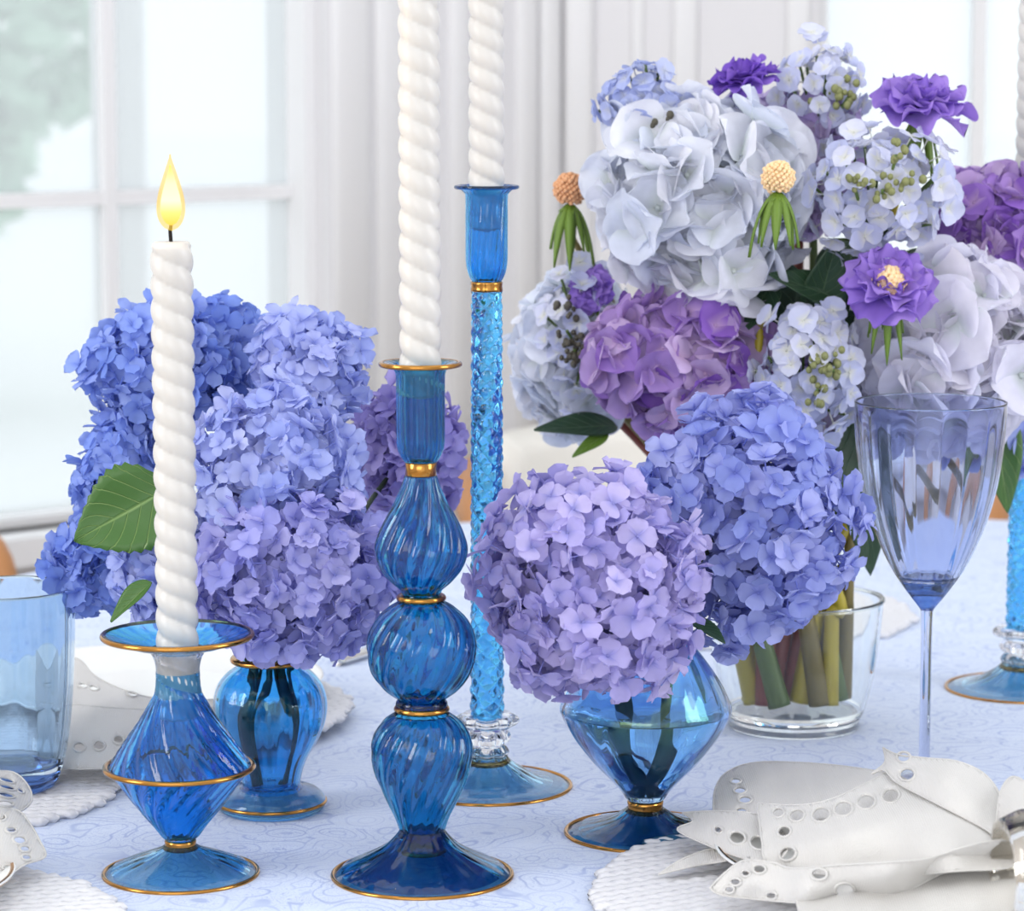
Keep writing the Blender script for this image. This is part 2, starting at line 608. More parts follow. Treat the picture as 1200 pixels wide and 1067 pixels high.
def linen_mat(name, col):
    m, nt, b = mat_new(name)
    L = nt.links.new
    tc = nt.nodes.new('ShaderNodeTexCoord')
    ws = []
    for d in ('X', 'Y'):
        w = nt.nodes.new('ShaderNodeTexWave'); w.bands_direction = d
        w.inputs['Scale'].default_value = 260; w.inputs['Distortion'].default_value = 1.5; w.inputs['Detail'].default_value = 1
        L(tc.outputs['Object'], w.inputs['Vector'])
        ws.append(w)
    ad = nt.nodes.new('ShaderNodeMath'); ad.operation = 'ADD'
    L(ws[0].outputs['Fac'], ad.inputs[0]); L(ws[1].outputs['Fac'], ad.inputs[1])
    bp = nt.nodes.new('ShaderNodeBump'); bp.inputs['Strength'].default_value = 0.35; bp.inputs['Distance'].default_value = 0.0005
    b.inputs['Specular IOR Level'].default_value = 0.15
    cr = nt.nodes.new('ShaderNodeTexNoise'); cr.inputs['Scale'].default_value = 26; cr.inputs['Detail'].default_value = 4; cr.inputs['Distortion'].default_value = 0.6
    L(tc.outputs['Object'], cr.inputs['Vector'])
    b2 = nt.nodes.new('ShaderNodeBump'); b2.inputs['Strength'].default_value = 0.35; b2.inputs['Distance'].default_value = 0.004
    L(cr.outputs['Fac'], b2.inputs['Height'])
    L(ad.outputs[0], bp.inputs['Height']); L(b2.outputs[0], bp.inputs['Normal']); L(bp.outputs[0], b.inputs['Normal'])
    b.inputs['Base Color'].default_value = col
    b.inputs['Roughness'].default_value = 0.8
    b.inputs['Sheen Weight'].default_value = 0.15
    out = nt.nodes['Material Output']
    tr = nt.nodes.new('ShaderNodeBsdfTranslucent'); tr.inputs[0].default_value = col
    ms = nt.nodes.new('ShaderNodeMixShader'); ms.inputs[0].default_value = 0.18
    L(b.outputs[0], ms.inputs[1]); L(tr.outputs[0], ms.inputs[2]); L(ms.outputs[0], out.inputs[0])
    return m


M_CLOTH = cloth_mat()
M_LINEN = linen_mat('white_linen', srgb(228, 226, 223))
M_THREAD = pbr('white_embroidery', srgb(244, 243, 242), 0.7)
M_MAT = noise_bump(pbr('white_woven_cord', srgb(222, 222, 226), 0.75), 420, 0.5, 0.001)
M_CREAM = noise_bump(pbr('cream_upholstery', srgb(238, 234, 226), 0.85), 300, 0.2)
M_WOOD = noise_bump(pbr('honey_wood', srgb(186, 128, 78), 0.45), 40, 0.1)

# ================================================================== THE SETTING
SA = math.radians(40)                       # the left window wall of the bay stands at 40 degrees
CRN = Vector((0.066, 4.2, 0))               # inner corner of the bay
UA = Vector((-math.cos(SA), -math.sin(SA), 0))   # along the angled wall, away from the corner
NA = Vector((math.sin(SA), -math.cos(SA), 0))    # its normal, into the room


def wall_frame(o, origin, u, n):
    m = Matrix.Identity(4)
    for i in range(3):
        m[i][0], m[i][1], m[i][2], m[i][3] = u[i], n[i], (0, 0, 1)[i], origin[i]
    return m


def wall_piece(name, rects, origin, u, n, depth, mat, parent=None, kind='structure', y0=None):
    """boxes (s0, s1, z0, z1) standing along u; they reach from the wall face outwards by depth"""
    b = MB()
    for (s0, s1, z0, z1) in rects:
        vs = []
        for (s, d, z) in ((s0, 0, z0), (s1, 0, z0), (s1, 1, z0), (s0, 1, z0), (s0, 0, z1), (s1, 0, z1), (s1, 1, z1), (s0, 1, z1)):
            ya, yb = depth
            vs.append(origin + u * s + n * (ya + (yb - ya) * d) + Vector((0, 0, z)))
        b.add(vs, [(0, 3, 2, 1), (4, 5, 6, 7), (0, 1, 5, 4), (1, 2, 6, 5), (2, 3, 7, 6), (3, 0, 4, 7)])
    m = b.mesh(name, False)
    o = obj(name, m, mat, parent)
    if kind and parent is None:
        o['kind'] = kind
    return o


def half_round(name, s, w, z0, z1, origin, u, n, mat, parent, depth=0.02):
    """a rounded vertical moulding strip on the wall"""
    V, Fc = [], []
    K = 10
    for z in (z0, z1):
        for k in range(K + 1):
            a = PI * k / K
            V.append(origin + u * (s + w / 2 - w / 2 * math.cos(a) * 1.0) + n * (depth * 0.6 * math.sin(a) ** 0.45) + Vector((0, 0, z)))
    for k in range(K):
        Fc.append((k, k + 1, K + 2 + k, K + 1 + k))
    Fc.append(tuple(range(K, -1, -1)))
    Fc.append(tuple(K + 1 + k for k in range(K + 1)))
    return obj(name, mesh_from(name, V, Fc, True), mat, parent)


ZT, ZS, ZC = 2.25, 0.64, 2.7                # window head, sill, ceiling
# ---- floor and ceiling
fl = MB().box((-2.2, -2.5, -0.05), (2.2, 4.5, 0.0))
M_FLOOR = noise_bump(pbr('pale_oak_floor', srgb(205, 192, 176), 0.45), 12, 0.1)
o = obj('floor', fl.mesh('floor', False), M_FLOOR); o['kind'] = 'structure'
bd = MB()
for k in range(22):
    bd = MB().box((-2.2 + k * 0.2 + 0.002, -2.5, 0.0), (-2.2 + (k + 1) * 0.2 - 0.002, 4.5, 0.006))
    if k in (0,):
        plank_mesh = bd.mesh('floor_plank', False)
for k in range(22):
    p = obj('floor_plank', plank_mesh, M_FLOOR, o); p.location.x = k * 0.2
# unseen ceiling, with an opening added so sky light reaches the table from above
ce = MB()
for lo, hi in (((-2.2, -2.5), (-1.5, 4.5)), ((1.5, -2.5), (2.2, 4.5)), ((-1.5, -2.5), (1.5, -0.2)), ((-1.5, 3.7), (1.5, 4.5))):
    ce.box((lo[0], lo[1], ZC), (hi[0], hi[1], ZC + 0.05))
for x in (-0.5, 0.5):
    ce.box((x - 0.02, -0.2, ZC), (x + 0.02, 3.7, ZC + 0.05))
o = obj('ceiling', ce.mesh('ceiling', False), M_WALL); o['kind'] = 'structure'

# ---- angled wall with the left window. s runs from the corner outwards to the left
SW0, SW1 = 0.40, 1.62
LA = 2.9
wl = wall_piece('wall_left', [(0, SW0, 0, ZC), (SW1, LA, 0, ZC), (SW0, SW1, 0, ZS), (SW0, SW1, ZT, ZC)], CRN, UA, NA, (-0.14, 0), M_WALL)
for (s, w, d) in ((0.335, 0.06, 0.016), (0.275, 0.05, 0.022), (0.165, 0.034, 0.02), (0.045, 0.035, 0.018), (0.004, 0.036, 0.024)):
    half_round('moulding', s, w, 0.1, ZC, CRN, UA, NA, M_TRIM, wl, d)


def window(name, s0, s1, z0, z1, origin, u, n, vbars, hbars, fw=0.03, bar=0.018):
    w = wall_piece(name, [(s0, s1, z0 - 0.03, z0 + 0.012), (s0, s1, z1 - fw, z1), (s0, s0 + fw * 0.55, z0, z1), (s1 - fw, s1, z0, z1)], origin, u, n, (-0.11, -0.03), M_TRIM)
    for v in vbars:
        wall_piece('mullion', [(v - bar / 2, v + bar / 2, z0, z1)], origin, u, n, (-0.088, -0.058), M_TRIM, w)
    for h in hbars:
        wall_piece('muntin', [(s0, s1, h - bar / 2, h + bar / 2)], origin, u, n, (-0.086, -0.06), M_TRIM, w)
    ss = [s0] + list(vbars) + [s1]
    zz = [z0] + list(hbars) + [z1]
    for i in range(len(ss) - 1):
        for j in range(len(zz) - 1):
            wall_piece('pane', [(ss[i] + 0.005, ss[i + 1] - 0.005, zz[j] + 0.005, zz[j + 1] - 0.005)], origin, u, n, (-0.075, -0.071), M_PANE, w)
    wall_piece('window_sill', [(s0 - 0.04, s1 + 0.04, z0 - 0.035, z0)], origin, u, n, (-0.04, 0.05), M_TRIM, w)
    return w


def pane_mat():
    m = bpy.data.materials.new('glare_veil_pane')
    m.use_nodes = True
    nt = m.node_tree
    nt.nodes.clear()
    out = nt.nodes.new('ShaderNodeOutputMaterial')
    t = nt.nodes.new('ShaderNodeBsdfTransparent')
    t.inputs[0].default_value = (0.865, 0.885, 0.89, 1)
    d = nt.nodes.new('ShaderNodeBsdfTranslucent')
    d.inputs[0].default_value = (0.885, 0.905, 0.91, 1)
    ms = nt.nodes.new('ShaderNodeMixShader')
    ms.inputs[0].default_value = 0.34  # translucent white mixed in imitates the overexposed, washed-out view outside
    nt.links.new(t.outputs[0], ms.inputs[1])
    nt.links.new(d.outputs[0], ms.inputs[2])
    nt.links.new(ms.outputs[0], out.inputs[0])
    return m


M_PANE = pane_mat()
window('window_1', SW0, SW1, ZS, ZT, CRN, UA, NA, (0.70, 1.005, 1.31), (1.043, 1.445, 1.847))

# ---- straight back wall with the right window
UB, NB = Vector((1, 0, 0)), Vector((0, -1, 0))
SB0, SB1 = 0.36, 1.42
wb = wall_piece('wall_back', [(0, SB0, 0, ZC), (SB1, 2.2, 0, ZC), (SB0, SB1, 0, ZS), (SB0, SB1, ZT, ZC)], CRN, UB, NB, (-0.14, 0), M_WALL)
for (s, w, d) in ((0.006, 0.042, 0.03), (0.100, 0.018, 0.012), (0.157, 0.036, 0.02), (0.315, 0.035, 0.02)):
    half_round('moulding', s, w, 0.1, ZC, CRN, UB, NB, M_TRIM, wb, d)
window('window_2', SB0, SB1, ZS, ZT, CRN, UB, NB, (0.595, 0.87, 1.145), (1.445, 1.847))

# ---- side walls of the room, each with a tall window (they light the table from the sides)
for nm, X, sg, y0, y1 in (('wall_side_left', -2.2, 1, 0.2, 1.5), ('wall_side_right', 2.2, -1, 0.65, 1.55)):
    b = MB()
    xa, xb = (X - 0.1, X) if sg > 0 else (X, X + 0.1)
    yend = 2.32 if sg > 0 else 4.34
    for (a, c, z0, z1) in ((-2.5, y0, 0, ZC), (y1, yend, 0, ZC), (y0, y1, 0, 0.9), (y0, y1, 2.35, ZC)):
        b.box((xa, a, z0), (xb, c, z1))
    o = obj(nm, b.mesh(nm, False), M_WALL); o['kind'] = 'structure'
    b = MB()
    xm = X + sg * 0.02
    n = 3 if sg > 0 else 2
    for k in range(n + 1):
        yy = y0 + (y1 - y0) * k / n
        b.box((xm - 0.02, yy - 0.02, 0.9), (xm + 0.02, yy + 0.02, 2.35))
    for z in (0.9, 1.38, 1.86, 2.35):
        b.box((xm - 0.019, y0, z - 0.02), (xm + 0.019, y1, z + 0.02))
    o = obj('window_3' if sg > 0 else 'window_4', b.mesh('window_bars', False), M_TRIM); o['kind'] = 'structure'

# ---- outdoors: pale terrace, porch post, trees
gr = MB().box((-40, 4.6, -0.5), (40, 60, -0.35))
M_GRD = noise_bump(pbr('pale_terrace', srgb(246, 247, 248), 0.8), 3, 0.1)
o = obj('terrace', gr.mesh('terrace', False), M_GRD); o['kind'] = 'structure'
tag(o, 'pale paved terrace outside the windows', 'terrace')
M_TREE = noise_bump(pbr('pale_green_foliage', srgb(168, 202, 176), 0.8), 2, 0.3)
M_BARK = noise_bump(pbr('bark', srgb(120, 110, 100), 0.9), 8, 0.4)


def garden_tree(base, h, r, label, seed):
    rnd = random.Random(seed)
    t = thing('garden_tree', base, label, 'tree', 'trees in the garden')
    tb = MB().tube([(0, 0, 0), (0.05, 0, h * 0.35), (0, 0.05, h * 0.7)], [r * 0.1, r * 0.08, r * 0.04], 8)
    obj('trunk', tb.mesh('trunk'), M_BARK, t)
    V, Fc, n = [], [], 0
    for k in range(1500):
        a, b = rnd.uniform(0, 2 * PI), math.asin(rnd.uniform(-1, 1))
        lump = 0.78 + 0.22 * math.sin(3 * a + seed) * math.cos(4 * b)
        rr = r * lump * rnd.uniform(0.75, 1.0)
        c = Vector((rr * math.cos(b) * math.cos(a), rr * math.cos(b) * math.sin(a), h * 0.62 + rr * 1.15 * math.sin(b)))
        q = Quaternion((rnd.gauss(0, 1), rnd.gauss(0, 1), rnd.gauss(0, 1), rnd.gauss(0, 1))).normalized()
        s = r * 0.11
        for p in ((-s, 0, 0), (0, -s * .6, 0), (s, 0, 0), (0, s * .6, 0)):
            V.append(c + q @ Vector(p))
        Fc.append((n, n + 1, n + 2, n + 3)); n += 4
    obj('foliage', mesh_from('foliage', V, Fc, False), M_TREE, t, kind='stuff')
    return t


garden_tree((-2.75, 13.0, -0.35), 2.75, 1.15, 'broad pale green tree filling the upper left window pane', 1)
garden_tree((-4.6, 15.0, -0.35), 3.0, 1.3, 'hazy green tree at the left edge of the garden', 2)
hb = MB()
po = thing('porch_post', (-0.62, 4.85, -0.35), 'square white porch post outside the left window', 'post')
obj('shaft', MB().box((-0.028, -0.028, 0.1), (0.028, 0.028, 3.2)).mesh('shaft', False), M_TRIM, po)
obj('plinth', MB().box((-0.05, -0.05, 0.0), (0.05, 0.05, 0.1)).mesh('plinth', False), M_TRIM, po)

# ================================================================== TABLE
TC = Vector((0.25, 2.2, 0))
TR = 0.86
tb = thing('dining_table', (TC.x, TC.y, 0), 'round dining table hidden under the pale blue cloth', 'table')
obj('tabletop', solid('tabletop', [(0.002, 0.715), (TR - 0.03, 0.715), (TR - 0.012, 0.73), (TR - 0.02, 0.7465), (0.002, 0.7465)], seg=64, sub=1), M_WOOD, tb)
obj('pedestal', solid('pedestal', [(0.06, 0.05), (0.05, 0.2), (0.09, 0.4), (0.06, 0.6), (0.2, 0.714)], seg=32), M_WOOD, tb)
obj('foot', solid('foot', [(0.3, 0.006), (0.3, 0.03), (0.1, 0.05), (0.06, 0.06)], seg=32, sub=1), M_WOOD, tb)


def tablecloth():
    V, Fc = [], []
    seg = 180
    rings = [(0.001, 0)] + [(TR * k / 24, 0) for k in range(1, 24)] + [(TR - 0.006, 0), (TR - 0.001, -0.003), (TR + 0.004, -0.012)] + [(TR + 0.006 + 0.004 * k, -0.03 - 0.045 * k) for k in range(8)]
    for (r, z) in rings:
        for k in range(seg):
            th = 2 * PI * k / seg
            drop = max(0.0, -z - 0.01)
            rr = r + drop * 0.14 * math.sin(22 * th) + drop * 0.06 * math.sin(9 * th + 1)
            zz = TZ + z
            V.append((rr * math.cos(th), rr * math.sin(th), zz))
    for i in range(len(rings) - 1):
        for k in range(seg):
            k2 = (k + 1) % seg
            Fc.append((i * seg + k, i * seg + k2, (i + 1) * seg + k2, (i + 1) * seg + k))
    Fc.append(tuple(range(seg - 1, -1, -1)))
    o = obj('tablecloth', mesh_from('tablecloth', V, Fc), M_CLOTH, loc=(TC.x, TC.y, 0))
    md = o.modifiers.new('thickness', 'SOLIDIFY'); md.thickness = 0.001; md.offset = 1 if False else -1
    return tag(o, 'pale blue tablecloth printed with fine paisley lines', 'tablecloth')


tablecloth()


# ------------------------------------------------------------------ armchairs beyond the table
def armchair(loc, face, label):
    t = thing('armchair', loc, label, 'chair', 'armchairs on the far side of the table')
    t.rotation_euler.z = face                      # +Y local is the front
    sb = MB().box((-0.25, -0.24, 0.36), (0.25, 0.26, 0.47))
    s = obj('seat', sb.mesh('seat', False), M_CREAM, t)
    md = s.modifiers.new('round', 'BEVEL'); md.width = 0.03; md.segments = 3
    V, Fc = [], []
    K = 24
    pr = [(0.0, 0.40), (0.012, 0.60), (0.0, 0.735), (0.03, 0.765), (0.06, 0.735), (0.055, 0.60), (0.06, 0.40)]
    for k in range(K + 1):
        a = PI + PI * (0.08 + 0.84 * k / K)
        for (d, z) in pr:
            r = 0.30 - d
            V.append((r * math.cos(a), r * 0.9 * math.sin(a), z))
    n = len(pr)
    for k in range(K):
        for j in range(n):
            j2 = (j + 1) % n
            Fc.append((k * n + j, (k + 1) * n + j, (k + 1) * n + j2, k * n + j2))
    Fc.append(tuple(range(n))); Fc.append(tuple(K * n + j for j in range(n - 1, -1, -1)))
    obj('backrest', mesh_from('backrest', V, Fc), M_CREAM, t)
    for sx in (-1, 1):
        pts = catmull([(sx * 0.285, -0.10, 0.715), (sx * 0.30, 0.05, 0.72), (sx * 0.29, 0.18, 0.715), (sx * 0.275, 0.25, 0.67), (sx * 0.27, 0.255, 0.5)], 5)
        obj('armrest', MB().tube(pts, 0.023, 10).mesh('armrest'), M_WOOD, t)
        for y in (-0.2, 0.22):
            obj('leg', MB().tube([(sx * 0.21, y, 0.37), (sx * 0.225, y * 1.05, 0.006)], [0.024, 0.015], 10).mesh('leg'), M_WOOD, t)
    return t


def face_to(p):
    d = Vector((TC.x - p[0], TC.y - p[1]))
    return math.atan2(d.y, d.x) - PI / 2


for p, lb in (((-0.90, 2.99), 'cream upholstered armchair behind the left tumbler, seen at the left edge'),
              ((0.247, 3.50), 'cream armchair with honey wood arms behind the tall candlesticks')):
    armchair((p[0], p[1], 0.006), face_to(p), lb)


# ------------------------------------------------------------------ woven placemats
def placemat(px, py, r, label, ang=0.0, h=0.0):
    c = G(px, py)
    t = thing('placemat', (c.x, c.y, TZ + h), label, 'placemat', 'round woven placemats')
    cw = 0.0085
    n = int(2 * r / cw)
    for k in range(n):
        y = -r + cw * (k + 0.5) + 0.0
        half = math.sqrt(max(r * r - y * y, 0)) + random.uniform(-0.0035, 0.0035)
        if half < 0.012:
            continue
        m = max(8, int(2 * half / 0.0026))
        V, Fc = [], []
        sg = 8
        for i in range(m + 1):
            x = -half + 2 * half * i / m
            e = min(x + half, half - x)
            taper = min(1.0, (0.25 + e / 0.004)) if e < 0.003 else 1.0
            for q in range(sg):
                a = 2 * PI * q / sg
                ru = 1 + 0.16 * math.sin(2 * a + x * 620 * (1 if k % 2 else -1))
                rr = taper * ru
                V.append((x, y + cw * 0.56 * rr * math.cos(a), 0.0033 + 0.0031 * rr * math.sin(a)))
        for i in range(m):
            for q in range(sg):
                q2 = (q + 1) % sg
                Fc.append((i * sg + q, i * sg + q2, (i + 1) * sg + q2, (i + 1) * sg + q))
        Fc.append(tuple(range(sg))); Fc.append(tuple(m * sg + q for q in range(sg - 1, -1, -1)))
        obj('cord', mesh_from('cord', V, Fc), M_MAT, t)
    t.rotation_euler.z = ang
    return t


placemat(-60, 930, 0.112, 'white woven placemat under the left tumbler', 0.12)
placemat(152, 846, 0.158, 'white woven placemat under the plate behind the lit candle', -0.12, 0.007)
placemat(-100, 1090, 0.115, 'white woven placemat in the bottom left corner', 0.22)
placemat(1050, 1052, 0.172, 'white woven placemat under the big folded napkin', 0.5)
placemat(853, 722, 0.158, 'white woven placemat at the back beyond the clear vase', 0.1)


def plate(px, py, r, h, label, gold=True):
    c = G(px, py, h)
    t = thing('dinner_plate', (c.x, c.y, TZ + h), label, 'plate')
    P = [(r * 0.55, 0.0), (r * 0.62, 0.002), (r * 0.8, 0.006), (r, 0.0125), (r * 0.995, 0.0145), (r * 0.8, 0.0085), (r * 0.62, 0.005), (r * 0.5, 0.0045), (0.001, 0.0045)]
    obj('dish', solid('dish', [(0.001, 0.0)] + P, seg=96, sub=4), M_PORC, t)
    if gold:
        obj('gold_rim', torus('gold_rim', r, 0.0014, 0.0136), M_GOLD, t)
    return t


plate(1062, 1018, 0.108, 0.0075, 'gold rimmed white plate under the big folded napkin')
plate(-160, 1052, 0.082, 0.0075, 'gold rimmed white plate at the bottom left corner')
plate(176, 815, 0.122, 0.0145, 'white plate behind the short candlestick', False)


# ------------------------------------------------------------------ cut-work napkins
def tps(ctrl):
    P = np.array([(a / 100.0, b / 100.0) for a, b, _ in ctrl])
    h = np.array([c for _, _, c in ctrl])
    n = len(P)
    d2 = ((P[:, None, :] - P[None, :, :]) ** 2).sum(-1)
    K = np.where(d2 > 0, 0.5 * d2 * np.log(d2 + 1e-12), 0) + np.eye(n) * 1e-3
    Q = np.hstack([np.ones((n, 1)), P])
    A = np.block([[K, Q], [Q.T, np.zeros((3, 3))]])
    w = np.linalg.solve(A, np.concatenate([h, np.zeros(3)]))

    def f(x, y):
        d = ((P - np.array([x / 100.0, y / 100.0])) ** 2).sum(-1)
        k = np.where(d > 0, 0.5 * d * np.log(d + 1e-12), 0)
        return float(k @ w[:n] + w[n] + w[n + 1] * x / 100.0 + w[n + 2] * y / 100.0)
    return f


def inside(poly, x, y):
    r = False
    n = len(poly)
    j = n - 1
    for i in range(n):
        xi, yi = poly[i]
        xj, yj = poly[j]
        if (yi > y) != (yj > y) and x < (xj - xi) * (y - yi) / (yj - yi) + xi:
            r = not r
        j = i
    return r


def cloth_sheet(name, parent, outline, ctrl, holes=(), step=7.0, hem=True, mat=None, wav=0.0003):
    """a sheet of linen lying over the table: outline, heights above the table and eyelets"""
    hf = tps(ctrl)
    org = parent.location

    def P3(x, y, dz=0.0):
        h = max(hf(x, y), 0.002) + wav * (math.sin(x * 0.11 + y * 0.07) * math.sin(y * 0.13 - x * 0.05) + 1.5 * math.sin(x * 0.035 + y * 0.12))
        return G(x, y, h + dz) - org

    ol = catmull([tuple(p) for p in outline] + [tuple(outline[0])], 6)[:-1]
    pts = [Vector((x, y)) for x, y in ol]
    edges = [(i, (i + 1) % len(ol)) for i in range(len(ol))]
    hp = []
    for (hx, hy, rx, ry, an) in holes:
        ca, sa = math.cos(an), math.sin(an)
        hp.append([(hx + rx * math.cos(q) * ca - ry * math.sin(q) * sa, hy + rx * math.cos(q) * sa + ry * math.sin(q) * ca)
                   for q in [2 * PI * k / 18 for k in range(18)]])
    for h in hp:
        n0 = len(pts)
        pts += [Vector(p) for p in h]
        edges += [(n0 + k, n0 + (k + 1) % 18) for k in range(18)]
    xs, ys = [p[0] for p in ol], [p[1] for p in ol]
    y = min(ys) + step * 0.4
    row = 0
    while y < max(ys):
        x = min(xs) + (row % 2) * step * 0.5
        while x < max(xs):
            if inside(ol, x, y) and not any((x - h[0]) ** 2 / (h[2] + 2) ** 2 + (y - h[1]) ** 2 / (h[3] + 2) ** 2 < 1.1 for h in holes):
                pts.append(Vector((x, y)))
            x += step
        y += step * 0.55
        row += 1
    v2, e2, f2, *_ = delaunay_2d_cdt(pts, edges, [], 0, 1e-4)
    V = [P3(p.x, p.y) for p in v2]
    Fc = []
    for f in f2:
        cx, cy = sum(v2[i].x for i in f) / len(f), sum(v2[i].y for i in f) / len(f)
        if inside(ol, cx, cy) and not any(inside(h, cx, cy) for h in hp):
            a, b_, c = V[f[0]], V[f[1]], V[f[2]]
            Fc.append(tuple(f))
    m = mesh_from(name, V, Fc)
    o = obj(name, m, mat or M_LINEN, parent)
    md = o.modifiers.new('thickness', 'SOLIDIFY'); md.thickness = 0.0009; md.offset = 0
    for (hx, hy, rx, ry, an), h in zip(holes, hp):
        ring = [P3(hx + (x - hx) * 1.22, hy + (y - hy) * 1.22, 0.0003) for x, y in h]
        ring.append(ring[0])
        e = obj('eyelet', MB().tube(ring, 0.0008, 6, False).mesh('eyelet'), M_LINEN, o)
    if hem:
        ring = [P3(x, y, 0.0002) for x, y in ol]
        ring.append(ring[0])
        obj('hem', MB().tube(ring, 0.00065, 6, False).mesh('hem'), M_LINEN, o)
    return o


def ew(lst, k=0.62, an=0.0):
    return [(x, y, r * 0.88, r * k * 0.88, an) for x, y, r in lst]


nap = thing('cutwork_napkin', G(1020, 1000, 0.02), 'white linen napkin with embroidered eyelets, gathered to the right', 'napkin')
# bottom flat sheet
cloth_sheet('lower_fold', nap, [(930, 1050), (1010, 1030), (1090, 1008), (1150, 998), (1186, 1010), (1192, 1050), (1190, 1110), (1090, 1120), (960, 1100)],
            [(930, 1050, .022), (1060, 1060, .03), (1186, 1010, .045), (1190, 1110, .025), (960, 1100, .021), (1090, 1120, .022), (1120, 1015, .042)], hem=False)
# back petal
cloth_sheet('back_fold', nap, [(836, 948), (838, 925), (850, 906), (880, 894), (930, 893), (1000, 899), (1060, 912), (1085, 940), (1000, 955), (915, 962), (860, 962)],
            [(836, 948, .024), (850, 906, .026), (930, 893, .036), (1060, 912, .045), (1000, 955, .04), (915, 962, .03), (870, 930, .032)],
            ew([(862, 915, 6), (867, 926, 7), (873, 937, 7.5), (869, 950, 6.5), (851, 955, 5.5)], 0.55))
# left pointing under fold
cloth_sheet('left_fold', nap, [(800, 952), (845, 950), (895, 956), (925, 985), (908, 1010), (868, 1004), (830, 990), (794, 972), (812, 962)],
            [(800, 952, .023), (895, 956, .034), (925, 985, .038), (908, 1010, .03), (830, 990, .019), (794, 972, .019), (860, 975, .031)],
            ew([(864, 981, 9.5), (889, 987, 10), (842, 972, 5)], 0.75, 0.3))
cloth_sheet('trailing_tip', nap, [(772, 1024), (800, 1006), (838, 994), (868, 1000), (850, 1008), (815, 1014)],
            [(772, 1024, .009), (838, 994, .016), (868, 1000, .02), (815, 1014, .013), (800, 1006, .015)])
# middle sheet
cloth_sheet('middle_fold', nap, [(888, 941), (935, 943), (975, 936), (1022, 914), (1044, 906), (1090, 930), (1140, 958), (1184, 984), (1186, 1014), (1120, 1020), (1040, 1026), (960, 1024), (902, 1012), (893, 985)],
            [(888, 941, .040), (935, 943, .047), (1022, 914, .056), (1044, 906, .058), (1140, 958, .064), (1184, 984, .058), (1186, 1014, .05), (1040, 1026, .034), (902, 1012, .029), (893, 985, .037), (1000, 975, .052), (1090, 985, .058)],
            ew([(912, 952, 6.5), (934, 955, 8.5), (962, 954, 10.5), (988, 947, 10.5), (1015, 939, 10.5), (1044, 932, 10), (919, 974, 7.5), (923, 1000, 9.5)], 0.8, -0.2))
# upper right roll
cloth_sheet('upper_roll', nap, [(1035, 876), (1052, 884), (1085, 888), (1122, 892), (1155, 908), (1176, 940), (1186, 988), (1150, 968), (1100, 942), (1052, 917), (1036, 902), (1022, 906), (1037, 893)],
            [(1035, 876, .060), (1085, 888, .071), (1155, 908, .072), (1176, 940, .068), (1186, 988, .060), (1100, 942, .066), (1052, 917, .061), (1022, 906, .057), (1110, 915, .076), (1060, 898, .068)],
            ew([(1059, 887, 7.5), (1063, 907, 9)], 0.8))
# front roll
cloth_sheet('front_roll', nap, [(832, 1040), (850, 1022), (872, 1008), (905, 1010), (930, 1017), (985, 1013), (1040, 1010), (1085, 1006), (1130, 992), (1170, 984), (1187, 988), (1186, 1003), (1155, 1008), (1110, 1020), (1060, 1044), (1000, 1057), (950, 1058), (885, 1053), (845, 1048)],
            [(832, 1040, .018), (872, 1008, .030), (930, 1017, .036), (1040, 1010, .052), (1130, 992, .060), (1187, 988, .060), (1186, 1003, .052), (1110, 1020, .042), (1000, 1057, .020), (885, 1053, .015), (945, 1035, .034), (1040, 1030, .042), (880, 1030, .027)],
            ew([(890, 1018, 7), (862, 1033, 6), (855, 1042, 5.5), (904, 1049, 6), (960, 1024, 9), (990, 1042, 11), (874, 1023, 5)], 0.7))
cloth_sheet('gathered_tail', nap, [(1168, 960), (1172, 930), (1180, 914), (1190, 910), (1205, 918), (1225, 930), (1230, 990), (1200, 1000), (1180, 990)],
            [(1168, 960, .066), (1180, 914, .075), (1225, 930, .07), (1230, 990, .05), (1180, 990, .058), (1195, 950, .078)], hem=True)

nr = thing('napkin_ring', G(1222, 1024, 0.05), 'amber clear crystal napkin ring at the right edge', 'napkin ring')
nr.rotation_euler = (0, PI / 2, 0.1)
nr.location.z = TZ + 0.050
obj('band', lathe_loop('band', [(0.030, -0.021, 1), (0.034, -0.012, 1), (0.034, 0.012, 1), (0.030, 0.021, 1), (0.024, 0.021, 0), (0.024, -0.021, 0)], 24, swirl(8, 0.03, 0)), M_RING, nr)

# left corner napkin
nl = thing('cutwork_napkin', G(-20, 1000, 0.02), 'white cut-work napkin cropped by the left edge', 'napkin')
cloth_sheet('fan_fold', nl, [(-60, 905), (0, 903), (20, 907), (34, 922), (37, 938), (24, 950), (-5, 960), (-60, 965)],
            [(-60, 905, .05), (0, 903, .05), (34, 922, .042), (24, 950, .035), (-60, 965, .035), (-10, 930, .05)],
            [(8, 914, 8, 2.4, .25), (8, 922, 9, 2.4, .25), (7, 931, 9, 2.6, .2), (6, 941, 8, 2.8, .1), (24, 926, 4, 2, .5)])
cloth_sheet('front_fold', nl, [(-70, 955), (0, 948), (22, 950), (36, 966), (46, 984), (53, 1003), (30, 1012), (0, 1029), (-70, 1050)],
            [(-70, 955, .042), (0, 948, .040), (36, 966, .032), (53, 1003, .018), (0, 1029, .016), (-70, 1050, .02), (0, 990, .032)],
            ew([(0, 957, 7), (13, 972, 6), (23, 984, 7.5), (29, 994, 6), (31, 1004, 5.5), (8, 1016, 5.5)], 0.6, 0.1))

